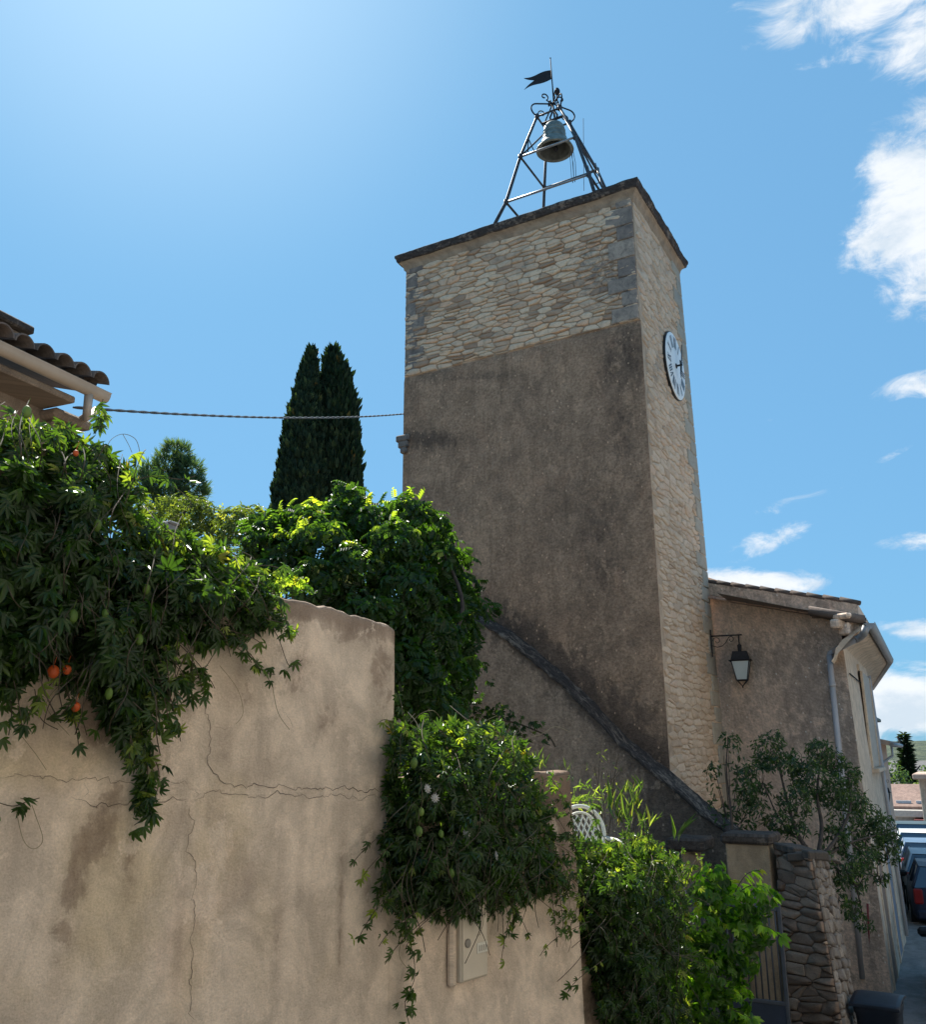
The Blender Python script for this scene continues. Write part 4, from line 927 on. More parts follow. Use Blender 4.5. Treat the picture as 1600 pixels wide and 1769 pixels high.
for k in range(10):
    a = vg0+(vg1-vg0)*(k/10); c = vg0+(vg1-vg0)*((k+1.12)/10); mb.tube([a+Vector((0, 0, .022))-nG*.03, c+Vector((0, 0, .0))-nG*.03], [.05, .045], 10, rn=random.random(), st=.5)
for k in range(24):                                         # canal tiles over the lower eave
    q = E1+(E2-E1)*(k/24+.01)-eN[0]*.02; mb.tube([q+Vector((0, 0, .07)), q-eN[0]*.9+Vector((0, 0, .32))], [.085, .075], 8, rn=random.random(), st=.2)
mb.build('roof_tiles', tileM, rh)
mb = MB(); mb.face([mb.vert(v) for v in (E1+Vector((0, 0, .03)), E2+Vector((0, 0, .03)), E2-nF*2.5+Vector((0, 0, .75)), E1-nF*2.5+Vector((0, 0, .75)))]); mb.face([mb.vert(v) for v in (E2+Vector((0, 0, .03)), E3+Vector((0, 0, .03)), E3-nF*2.5+Vector((0, 0, .75)), E2-nF*2.5+Vector((0, 0, .75)))]); mb.build('lower_roof', tileM, rh)
# broken masonry at the eave corner
mb = MB(); random.seed(9)
for (px, py, sx, sz) in ((1464, 1087, .22, .22), (1478, 1072, .2, .14), (1447, 1078, .16, .16), (1480, 1092, .26, .2), (1458, 1065, .3, .1), (1488, 1080, .14, .2)):
    q = at(px, py, 16.0+random.uniform(-.05, .15)); mb.box(q-Vector((0, 0, sz/2)), (P1b-P0b).normalized()*sx, nG*.28, Vector((0, 0, sz)), bev=.03)
mb.build('corner_masonry', gableP, rh)
# downpipe
def onG(px, py, off=.0):
    return onplane(px, py, P1t+nG*off, nG)
mb = MB(); g0 = onz(1497, 1082, zE_-.08); dp = [g0, g0-eN[0]*.05+Vector((0, 0, -.12)), at(1486, 1101, 15.85), at(1478, 1105, 15.85)]
mb.tube(dp, .062, 10, mi=0); mb.build('pipe_elbow', zinc, rh)
mb = MB(); A0 = onG(1441, 1124, .09); mb.tube([at(1483, 1103, 15.85), A0], .052, 10)
mb.tube([A0+Vector((0, 0, .0)), onG(1434, 1128, .07), onG(1432, 1136, .07)], .045, 10)
mb.tube([onG(1433, 1132, .07), onG(1491, 1690, .07)], .052, 12)
for py, px in ((1180, 1438), (1300, 1450.5), (1480, 1469)): mb.tube([onG(px, py, .07), onG(px+.8, py+6, .07)], .062, 12)
mb.build('downpipe', pipeG, rh)
mb = MB(); mb.tube([onG(1500, 1560, .05), onG(1504, 1640, .05)], .03, 8); mb.build('red_conduit', plain('red_conduit', (.22, .05, .05), .6), rh)
# facade window
def onFc(px, py, off=.0): return onplane(px, py, P1t+nF*off, nF)
wl, wr = onFc(1492, 1250), onFc(1505, 1250); u0 = (wl-P1t).dot(dF); u1 = (wr-P1t).dot(dF); zt1 = onFc(1484, 1162).z; zb1 = onFc(1509, 1325).z
def Fp(u, z, off=0): 
    base_ = P1b+(P1t-P1b)*((z-P1b.z)/(P1t.z-P1b.z)); return base_+dF*u+nF*off
um = (u0+u1)/2; uw = max(.9, u1-u0)
mb = MB()
for sg in (-1, 1): mb.box(Fp(um+sg*uw/2, zb1, .015), dF*.14, nF*.05, Vector((0, 0, zt1-zb1))+ (P1t-P1b).normalized()*0, bev=.008)
mb.box(Fp(um, zt1, .015), dF*(uw+.14), nF*.05, Vector((0, 0, .14)), bev=.008); wf = mb.build('window', facP, rh)
mb = MB(); mb.box(Fp(um, zb1+.02, .004), dF*(uw-.14), nF*.03, Vector((0, 0, zt1-zb1-.02))); mb.build('shutter', plain('grey_shutter', (.42, .35, .28), .6), wf)
mb = MB(); mb.box(Fp(um, zb1-.08, .06), dF*(uw+.24), nF*.16, Vector((0, 0, .08)), bev=.01); mb.build('sill', facP, wf)
fup = (P1t-P1b).normalized()
for u_, w_, hh, mt, nm in ((3.5, 1.0, 2.15, plain('blue_grey_door', (.16, .19, .24), .5), 'door'), (1.1, .9, 2.1, plain('brown_door', (.20, .13, .09), .6), 'door')):
    mb = MB(); mb.box(P1b+dF*u_-nF*.01+fup*.12, dF*w_, nF*.04, fup*hh, bev=.008); dr_ = mb.build(nm, mt, rh); mb = MB()
    for k in (-1, 1): mb.box(P1b+dF*(u_+k*(w_/2+.07))+nF*-.01+fup*.1, dF*.13, nF*.07, fup*(hh+.02), bev=.005)
    mb.box(P1b+dF*u_+nF*-.01+fup*(.13+hh), dF*(w_+.27), nF*.07, fup*.14, bev=.01); mb.build('door_surround', facP, dr_)
mb = MB(); mb.tube([Fp(5.2, .2, .06), Fp(5.2, P1t.z-.3, .06)], .045, 8); mb.build('downpipe', pipeG, rh)
mb = MB(); mb.tube([Fp(.25, P1t.z-.6, .03), Fp(LF-.5, P1t.z-.62, .03)], .012, 6); mb.build('wall_cable', iron, rh)

# ---- houses further down the street
def simple_house(name, label, a, dd, L, nn, depth, H, mat, roofm, ovh=.4, group=None, zg=0, slope=.3):
    t = thing(name, label, 'house', (a.x, a.y, zg), 0, group); a = Vector((a.x, a.y, zg-.5)); H = H+.5; up = Vector((0, 0, 1)); mb = MB()
    b2 = a+dd*L; c = b2-nn*depth; d = a-nn*depth; hb = H+depth*slope
    mb.quad(a, b2, b2+up*H, a+up*H); mb.quad(b2, c, c+up*hb, b2+up*H); mb.quad(c, d, d+up*hb, c+up*hb); mb.quad(d, a, a+up*H, d+up*hb); mb.build('wall', [mat], t)
    mb = MB(); sl = Vector((nn.x*ovh, nn.y*ovh, -ovh*slope)); e0 = a-dd*.25+up*H+sl; e1 = b2+dd*.25+up*H+sl; e2 = c+dd*.25+up*hb; e3 = d-dd*.25+up*hb; th_ = up*.14
    for f in ((e0, e1, e1+th_, e0+th_), (e1, e2, e2+th_, e1+th_), (e2, e3, e3+th_, e2+th_), (e3, e0, e0+th_, e3+th_), (e0+th_, e1+th_, e2+th_, e3+th_), (e3, e2, e1, e0)): mb.quad(*f)
    nR = max(4, int(L/.22))
    for k in range(nR):
        q = e0+(e1-e0)*(k/nR)+th_; mb.tube([q+up*.0, q+(e3-e0)*.5+up*.0], .08, 6, rn=random.random())
    mb.build('roof', [roofm], t); return t
a2 = at(1515, 1300, 27.0); 
h2 = simple_house('terraced_house', 'peach rendered house with overhanging tiled eaves just beyond the beige facade', Vector((a2.x, a2.y, -.3)), dF, 9, nF, 7, 0, peachP, tileM) if False else None
# peach house beyond: its street wall seen edge-on
aH = at(1516, 1330, 25.5); aH = Vector((aH.x, aH.y, 0)); dH = Vector((.455, .89, 0)); nH = Vector((.89, -.455, 0)); zgH = gz(26)
ph = thing('peach_house', 'peach rendered house with overhanging eaves just beyond the beige street facade', 'house', aH)
zt2 = at(1520, 1282, 25.5).z; mb = MB(); b2 = aH+dH*6.0; d2 = aH-nH*6; c2 = b2-nH*6; up = Vector((0, 0, 1)); lo = Vector((0, 0, -.6))
mb.quad(aH+lo, b2+lo, b2+up*zt2, aH+up*zt2); mb.quad(d2+lo, aH+lo, aH+up*zt2, d2+up*(zt2+1.4)); mb.quad(b2+lo, c2+lo, c2+up*(zt2+1.4), b2+up*zt2); mb.build('wall', [peachP], ph)
mb = MB(); o_ = .42; e0 = aH-dH*.35+nH*o_+up*(zt2-.10); e1 = b2+dH*.2+nH*o_+up*(zt2-.10); e2 = c2+up*(zt2+1.4); e3 = d2-dH*.35+up*(zt2+1.4)
for f in ((e0, e1, e1+up*.12, e0+up*.12), (e3, e0, e0+up*.12, e3+up*.12), (e0+up*.12, e1+up*.12, e2+up*.12, e3+up*.12), (e3, e2, e1, e0), (e1, e2, e2+up*.12, e1+up*.12)): mb.quad(*f)
mb.build('roof', [tileLt], ph)
mb = MB(); mb.tube([e0+up*.03+nH*.03, e1+up*.03+nH*.03], .06, 8); mb.build('gutter', zinc, ph)
mb = MB(); q = e0+dH*.4; mb.tube([q+up*.0, q-up*.25, q-nH*.5-up*.6, q-nH*.56-up*.9], .035, 8); mb.build('downpipe', pipeG, ph)
mb = MB(); mb.box(aH+dH*2.2+nH*.02+up*(zt2-2.4), dH*.9, nH*.05, up*1.3, bev=.01); mb.build('shutter', woodM, ph)
# slab of a greenish roof peeping between the two
gh = at(1507, 1237, 23.6); ghx = thing('middle_house', 'narrow house whose dark green eave peeps out between beige and peach houses', 'house', (gh.x, gh.y, 0))
mb = MB(); g0_ = Vector((gh.x-.32, gh.y-.3, 0)); mb.quad(g0_, g0_+dH*1.6, g0_+dH*1.6+up*(gh.z-.1), g0_+up*(gh.z-.1)); mb.quad(g0_-nH*3, g0_, g0_+up*(gh.z-.1), g0_-nH*3+up*(gh.z+.9)); mb.build('wall', [facP], ghx)
mb = MB(); mb.box(g0_+dH*.8+nH*-.6+up*(gh.z-.12), dH*2.0, nH*1.75, up*.09, bev=.02); mb.build('eave', plain('green_eave', (.05, .085, .075), .5), ghx)

# ---- street lanterns
def lantern(org, nrm, sc_, label, glow=None, arm=.62):
    """org: wall point at the top of the back plate, nrm: direction the arm sticks out"""
    t = thing('wall_lantern', label, 'street lamp', org); n = nrm.normalized(); up = Vector((0, 0, 1)); sd_ = n.cross(up).normalized()
    S = sc_; mb = MB(); mb.box(org-up*.42*S+n*.012, sd_*.045*S, n*.02, up*.46*S, bev=.004); mb.build('back_plate', iron, t)
    a0_ = org-up*.07*S; mb = MB(); mb.tube([a0_, a0_+n*arm*S*1.12], .013*S, 8)
    mb.tube(arc(a0_+n*.10*S-up*.085*S, n, up, .07*S, 180, -180, 18, .018*S), .006*S, 5); mb.tube(arc(a0_+n*.33*S-up*.07*S, n, up, .055*S, 90, -220, 16, .016*S), .006*S, 5)
    sw_ = [a0_-up*.16*S+n*.02*S, a0_-up*.19*S+n*.10*S, a0_-up*.17*S+n*.19*S, a0_-up*.11*S+n*.25*S, a0_-up*.03*S+n*.30*S, a0_-up*.012*S+n*.35*S]; mb.tube(sw_, .007*S, 6); mb.build('bracket', iron, t)
    L0 = a0_+n*arm*S; c = L0-up*.16*S
    mb = MB(); mb.tube([L0, c], .011*S, 8); mb.lathe([(0, .02), (.03, .01), (.04, -.015), (.025, -.03), (.05, -.05), (.05, -.06), (.03, -.07), (.03, -.13)], c, 16) if S == 1 else mb.lathe([(0, .02*S), (.04*S, -.015*S), (.03*S, -.13*S)], c, 10); mb.build('hanger', iron, t)
    zr = c-up*.12*S
    def ring(h, z): return [zr+(n*x+sd_*y)*h*S+up*z*S for x, y in ((-1, -1), (1, -1), (1, 1), (-1, 1))]
    mb = MB(); A, B_, Cc = ring(.115, 0), ring(.15, -.14), ring(.185, -.15)
    for r0_, r1_ in ((A, B_), (B_, Cc)):
        for k in range(4): mb.quad(r0_[k], r0_[(k+1) % 4], r1_[(k+1) % 4], r1_[k])
    mb.face([mb.vert(v) for v in A]); mb.build('hood', iron, t)
    G0, G1_ = ring(.145, -.155), ring(.085, -.47); mb = MB()
    for k in range(4): mb.quad(G0[k], G0[(k+1) % 4], G1_[(k+1) % 4], G1_[k])
    mb.build('glass', frost, t)
    mb = MB()
    for k in range(4):
        mb.tube([G0[k], G1_[k]], .010*S, 5); mb.tube([G1_[k], G1_[(k+1) % 4]], .011*S, 5); mb.tube([G0[k], G0[(k+1) % 4]], .012*S, 5); mb.tube([G1_[k], zr-up*.57*S], .008*S, 5)
    mb.lathe([(0, -.03*S), (.015*S, 0), (0, .02*S)], zr-up*.58*S, 8); mb.build('frame', iron, t); return t
lp = onplane(1226, 1092, ER[1], mC.n); lpw = onplane(1227, 1092, mC(UB*.9, 5, .05), mC.n)
dirL = (at(1278, 1095, 16.3)-lpw); dirL.z = 0
lantern(lpw, Vector((.93, -.36, 0)), 1.16, 'black iron wall lantern with frosted glass on a scrolled bracket on the tower corner', arm=.46)
q = aH+dH*1.0+up*(at(1530, 1343, 26).z)
lantern(q-nH*.1, nH, .8, 'small distant wall lantern on the peach house down the street', arm=.22)

# ================================================================== left house
cL = at(122, 700, 8.4); LD = Vector((math.sin(R_(17)), math.cos(R_(17)), 0)); LN = Vector((LD.y, -LD.x, 0))
gE = at(183, 684, 8.6); zG = gE.z
hs = thing('tiled_house', 'house with grey canal tiles and beige gutter cut off at the left edge', 'house', (cL.x, cL.y, 2.7))
g1 = onz(0, 598, zG); gd = (g1-gE); gd.z = 0; Lg = gd.length; gd.normalize(); gd2 = gd; go = Vector((-gd.y, gd.x, 0)); 
if go.dot(Vector((1, -1, 0))) < 0: go = -go                 # outward from the house
Ltot = Lg+2.5
# gutter
mb = MB(); gp_ = [(-.07, .0)]+[(-.07*math.cos(a), -.085*math.sin(a)) for a in [math.pi*k/10 for k in range(1, 10)]]+[(.07, .0), (.082, .012), (.07, .016)]
r_ = sweep(mb, [gE+gd*(Ltot*k/20) for k in range(21)], gp_, [go]*21); mb.face([r_[0][k] for k in range(11)][::-1]); mb.build('gutter', pvcB, hs)
# tiles: rows running up the slope
upR = (-go*math.cos(R_(16))+Vector((0, 0, math.sin(R_(16))))); sp = .235; mb = MB(); random.seed(3)
for k in range(int(Ltot/sp)+1):
    base0 = gE+gd*(.10+k*sp)+go*.03+Vector((0, 0, .115))
    for c_ in range(7):
        q = base0+upR*(c_*.36)+Vector((random.uniform(-.012, .012), 0, .006*c_+random.uniform(-.006, .006))); rr = .112; rn = random.random(); N2 = 10; rg0 = []; rg1 = []
        for m__ in range(N2+1):
            a = math.pi*m__/N2; v = gd*math.cos(a)*rr+Vector((0, 0, 1))*math.sin(a)*rr*.95; rg0.append((q+v, q+v*.86)); q2 = q+upR*.43+Vector((0, 0, -.012)); v2 = v*.82; rg1.append((q2+v2, q2+v2*.86))
        A = [(mb.vert(x, (m__*.03, c_), 0.15, rn), mb.vert(y, (m__*.03, c_), .3, rn)) for m__, (x, y) in enumerate(rg0)]; B = [(mb.vert(x, (m__*.03, c_+.4), .15, rn), mb.vert(y, (m__*.03, c_+.4), .3, rn)) for m__, (x, y) in enumerate(rg1)]
        for m__ in range(N2):
            mb.face((A[m__][0], A[m__+1][0], B[m__+1][0], B[m__][0]), 0, True); mb.face((A[m__][1], B[m__][1], B[m__+1][1], A[m__+1][1]), 0, True); mb.face((A[m__][0], A[m__][1], A[m__+1][1], A[m__+1][0]))
    # channel tile below
    qc = gE+gd*(.10+k*sp+sp/2)+Vector((0, 0, .085)); rgA = []; rgB = []
    for m__ in range(9):
        a = math.pi+math.pi*m__/8; v = gd*math.cos(a)*.09+Vector((0, 0, 1))*math.sin(a)*.06; rgA.append(mb.vert(qc+v, (m__*.03, 0), .5, .2)); rgB.append(mb.vert(qc+v+upR*2.4, (m__*.03, 2.4), .5, .2))
    for m__ in range(8): mb.face((rgA[m__], rgB[m__], rgB[m__+1], rgA[m__+1]), 0, True)
mb.build('canal_tiles', tileM, hs)
# soffit slab, walls
zS = zG-.10; i0 = gE-go*.10-Vector((0, 0, .10)); mb = MB()
mb.box(i0+gd*(Ltot/2+.28)-go*.42-Vector((0, 0, .07)), gd*(Ltot), go*.84, Vector((0, 0, .07)), bev=.015); mb.build('soffit', lhouseP, hs)
wz = zS-.07; w0 = gE-go*.52; aa = 0.0
while project(w0+gd*aa)[0] > 124 and aa < 3: aa += .02
w0 = w0+gd*aa; w0.z = 2.6
mb = MB(); 
for a, c in ((w0+gd*Ltot, w0+gd*.75), ):
    pass
hW = wz-2.6
def wq(a, c, z0=0, z1=None): mb.quad(a+Vector((0, 0, z0)), c+Vector((0, 0, z0)), c+Vector((0, 0, z1 if z1 else hW)), a+Vector((0, 0, z1 if z1 else hW)))
o0 = w0+gd*.85; o1 = w0+gd*2.2; zo0, zo1 = hW-1.15, hW-.12
wq(w0, o0); wq(o0, o1, 0, zo0); wq(o0, o1, zo1, hW); wq(o1, w0+gd*Ltot); wq(w0-go*5, w0)
for a, c in ((o0, o0-go*.22), (o1-go*.22, o1)): wq(a, c, zo0, zo1)
mb.build('wall', [lhouseP], hs)
mb = MB(); mb.quad(o0-go*.22+Vector((0, 0, zo0)), o1-go*.22+Vector((0, 0, zo0)), o1-go*.22+Vector((0, 0, zo1)), o0-go*.22+Vector((0, 0, zo1))); wn = mb.build('window', darkIn, hs)
mb = MB()
for q in (o0+gd*.04, o1-gd*.04): mb.box(q-go*.12+Vector((0, 0, zo0)), gd*.07, go*.06, Vector((0, 0, zo1-zo0)), bev=.006)
mb.build('frame', woodM, wn)
mb = MB(); 
mb.box(w0+gd*.10+go*.02+Vector((0, 0, hW-.20)), gd*.34, go*.24, Vector((0, 0, .09)), bev=.03); mb.box(w0+gd*.08+go*.04+Vector((0, 0, hW-.11)), gd*.5, go*.36, Vector((0, 0, .10)), bev=.03)
mb.build('eaves_corbel', lhouseP, hs)
mb = MB(); d0 = gE+gd*.22-Vector((0, 0, .07)); mb.tube([d0, d0-Vector((0, 0, .25)), at(165, 710, 8.62), at(128, 734, 8.85), at(112, 742, 8.95)], .043, 12); mb.build('downpipe', pvcB, hs)
ch = at(-14, 572, 9.6); mb = MB(); mb.box(Vector((ch.x-.1, ch.y, ch.z-.6)), gd*.6, go*.5, Vector((0, 0, .66)), bev=.01); cy = mb.build('chimney', lhouseP, hs)
mb = MB(); mb.box(Vector((ch.x-.1, ch.y, ch.z+.06)), gd*.8, go*.72, Vector((0, 0, .10)), bev=.02); mb.build('chimney_cap', capDark, cy)
mb = MB(); rr0 = gE+Vector((0, 0, .02))-go*.05; mb.quad(rr0, rr0+gd*Ltot, rr0+gd*Ltot+upR*4.5, rr0+upR*4.5); mb.build('roof_deck', woodM, hs)

# ---- twisted cable
c0_ = at(128, 704, 8.5); c1_ = onplane(700, 715, EL[1], Vector((.866, .5, 0))); c1_ = at(699, 715, 17.6); mb = MB(); NC = 260
for st_ in range(2):
    pts = []
    for i in range(NC+1):
        t_ = i/NC; q = c0_.lerp(c1_, t_); q.z -= .10*4*t_*(1-t_)*1.0; a = t_*75*2+st_*math.pi; pts.append(q+Vector((math.cos(a)*.008, math.sin(a)*.008, math.sin(a)*.010)))
    mb.tube(pts, .011, 5)
setp(mb.build('overhead_cable', cableM), 'twisted black overhead cable strung from the left house to the tower', 'cable')
# grey cowl on terracotta pipe
q = at(283, 925, 8.2); t = thing('vent_cowl', 'grey metal cowl on a terracotta pipe poking out of the vine', 'vent', (q.x, q.y, q.z-.6)); mb = MB(); mb.lathe([(.07, -.9), (.07, .0), (.085, .0), (.085, .03), (0, .03)], q-Vector((0, 0, .02)), 20); mb.build('pipe', plain('terracotta', (.36, .15, .08), .8), t)
mb = MB(); mb.box(q+Vector((0, 0, .02)), gd*.19, go*.16, Vector((0, 0, .085)), bev=.008); mb.box(q+Vector((.03, .02, .10)), gd*.13, go*.16, Vector((0, 0, .03)), bev=.01); mb.build('cowl', plain('dull_grey', (.20, .20, .20), .5), t)

# ================================================================== chair
def chair(org, ang, label):
    t = thing('plastic_chair', label, 'chair', org); R3_ = Matrix.Rotation(ang, 3, 'Z')
    def T(x, y, z): return Vector(org)+R3_ @ Vector((x, y, z))
    mb = MB(); pts = [T(.24*math.cos(R_(a)), .22+.05*(math.sin(R_(a))), .72+.24*math.sin(R_(a))) for a in range(-40, 221, 10)]; mb.tube(pts, .020, 8)
    mb.tube([T(.19*math.cos(R_(a)), .225+.04*(math.sin(R_(a))), .70+.20*math.sin(R_(a))) for a in range(-40, 221, 10)], .012, 6)
    for k in range(-6, 7):                                    # lattice back, clipped to the arch
        for sg in (-1, 1):
            P_ = []
            for i in range(19):
                z = .48+.42*i/18; x = k*.06+sg*(z-.70)*.55
                if abs(x) < .19 and (x/.19)**2+(max(0, z-.70)/.20)**2 < 1: P_.append(T(x, .225+.04*max(0, (z-.7)/.2), z))
            if len(P_) > 1: mb.tube(P_, .009, 4)
    mb.build('backrest', plastic, t)
    mb = MB(); mb.box(T(0, -.02, .41), R3_ @ Vector((.46, 0, 0)), R3_ @ Vector((0, .46, 0)), Vector((0, 0, .035)), bev=.014); mb.build('seat', plastic, t)
    for sx in (-1, 1):
        for sy in (-1, 1): mb = MB(); mb.tube([T(sx*.2, sy*.19, .41), T(sx*.26, sy*.25, 0)], [.026, .018], 6); mb.build('leg', plastic, t)
        mb = MB(); mb.tube([T(sx*.235, .22, .66), T(sx*.26, 0, .65), T(sx*.25, -.2, .62), T(sx*.22, -.2, .42)], .02, 6); mb.build('armrest', plastic, t)
q = at(1022, 1395, 9.2); chair(Vector((q.x, q.y+.05, q.z-.96)), R_(18), 'white plastic garden chair with lattice back showing above the climbers')
# small framed sign near the pillar
q = at(1171, 1530, 11.0); t = thing('letter_box', 'small pale letter box half hidden by leaves beside the narrow pillar', 'letter box', (q.x, q.y, q.z-.6)); mb = MB(); mb.box(q-Vector((0, 0, .14)), dA*.16, nA*.08, Vector((0, 0, .22)), bev=.01); mb.build('body', plain('letterbox', (.35, .34, .32), .5), t)
mb = MB(); mb.box(q-Vector((0, 0, .9)), dA*.05, nA*.05, Vector((0, 0, .76)), bev=.005); mb.build('post', woodM, t)

# ================================================================== wheelie bin
def bin_(px, py, Y):
    a = at(px, py, Y); W_ = .56; D_ = .62; Hh = .93; ang = R_(-32); R3_ = Matrix.Rotation(ang, 3, 'Z'); org = Vector((a.x, a.y, a.z-Hh-.05))
    t = thing('wheelie_bin', 'dark navy wheelie bin with a sloping lid at the foot of the stone wall', 'bin', org)
    def T(x, y, z): return org+R3_ @ Vector((x*.84, y*.84, z*.93))
    mb = MB(); lv = [(.0, .19, .20), (.06, .21, .22), (.9, .265, .29), (.92, .28, .305), (1.0, .285, .31)]; rings = []
    for z, hx, hy in lv:
        ring = []
        for k in range(24):
            th = 2*math.pi*k/24; c_, s_ = math.cos(th), math.sin(th); e = .35; x = hx*abs(c_)**e*(1 if c_ > 0 else -1); y = hy*abs(s_)**e*(1 if s_ > 0 else -1); ring.append(mb.vert(T(x, y, z)))
        rings.append(ring)
    for a_, c_ in zip(rings, rings[1:]):
        for k in range(24): mb.face((a_[k], a_[(k+1) % 24], c_[(k+1) % 24], c_[k]), 0, True)
    mb.face(rings[0][::-1]); mb.build('body', navy, t)
    mb = MB(); N3 = 10
    def fn(i, j): x = -.30+.60*i/N3; y = -.33+.66*j/N3; z = 1.015+.035*(1-(2*j/N3-1)**2)+.008*(1-(2*i/N3-1)**4)+.03*(j/N3); return (T(x, y, z), (x, y), 0, .5, 0)
    g = mb.grid(fn, N3, N3); fr2 = [g[i][0] for i in range(N3+1)]+[g[N3][j] for j in range(1, N3+1)]+[g[i][N3] for i in range(N3-1, -1, -1)]+[g[0][j] for j in range(N3-1, 0, -1)]
    lo_ = [mb.vert(Vector(mb.v[k])-Vector((0, 0, .028))) for k in fr2]
    for k in range(len(fr2)): mb.face((fr2[k], lo_[k], lo_[(k+1) % len(lo_)], fr2[(k+1) % len(fr2)]))
    mb.build('lid', navy, t)
    mb = MB(); mb.tube([T(-.22, .37, 1.02), T(.22, .37, 1.02)], .014, 8)
    for sx in (-.22, 0, .22): mb.box(T(sx, .335, .98), R3_ @ Vector((.03, 0, 0)), R3_ @ Vector((0, .08, 0)), Vector((0, 0, .055)), bev=.005)
    mb.build('handle', navy, t)
    for sx in (-1, 1): mb = MB(); mb.tube([T(sx*.24, .25, .1), T(sx*.29, .25, .1)], .10, 20); mb.build('wheel', rubberM, t)
    mb = MB(); mb.box(T(.285, -.1, .62), R3_ @ Vector((.004, 0, 0)), R3_ @ Vector((0, .12, 0)), Vector((0, 0, .16)), bev=.001); mb.build('sticker', plain('sticker', (.55, .55, .52), .5), t)
bin_(1516, 1722, 11.0)
# pavement along the house
mb = MB(); pv0 = P1b+(P1b-P0b).normalized()*-1.5+nF*0; zs_ = .10
pts = [P1b-dF*3.2+nF*-.1, P2b+nF*-.1, P2b+nF*1.15, P1b-dF*3.2+nF*1.15]; n_ = 14
def fn(i, j):
    o = [-.1, 1.1, 1.15, 1.15][j]; z = [.11, .11, .10, -.1][j]; q = P1b+dF*(-3.2+(LF+3.2+6)*i/n_)+nF*o; return (Vector((q.x, q.y, z+gz(q.y))), (i*.6, o), .3*(j == 2), .5, 0)
mb.grid(fn, n_, 3, sm=False); setp(mb.build('pavement', paveM), kind='structure')

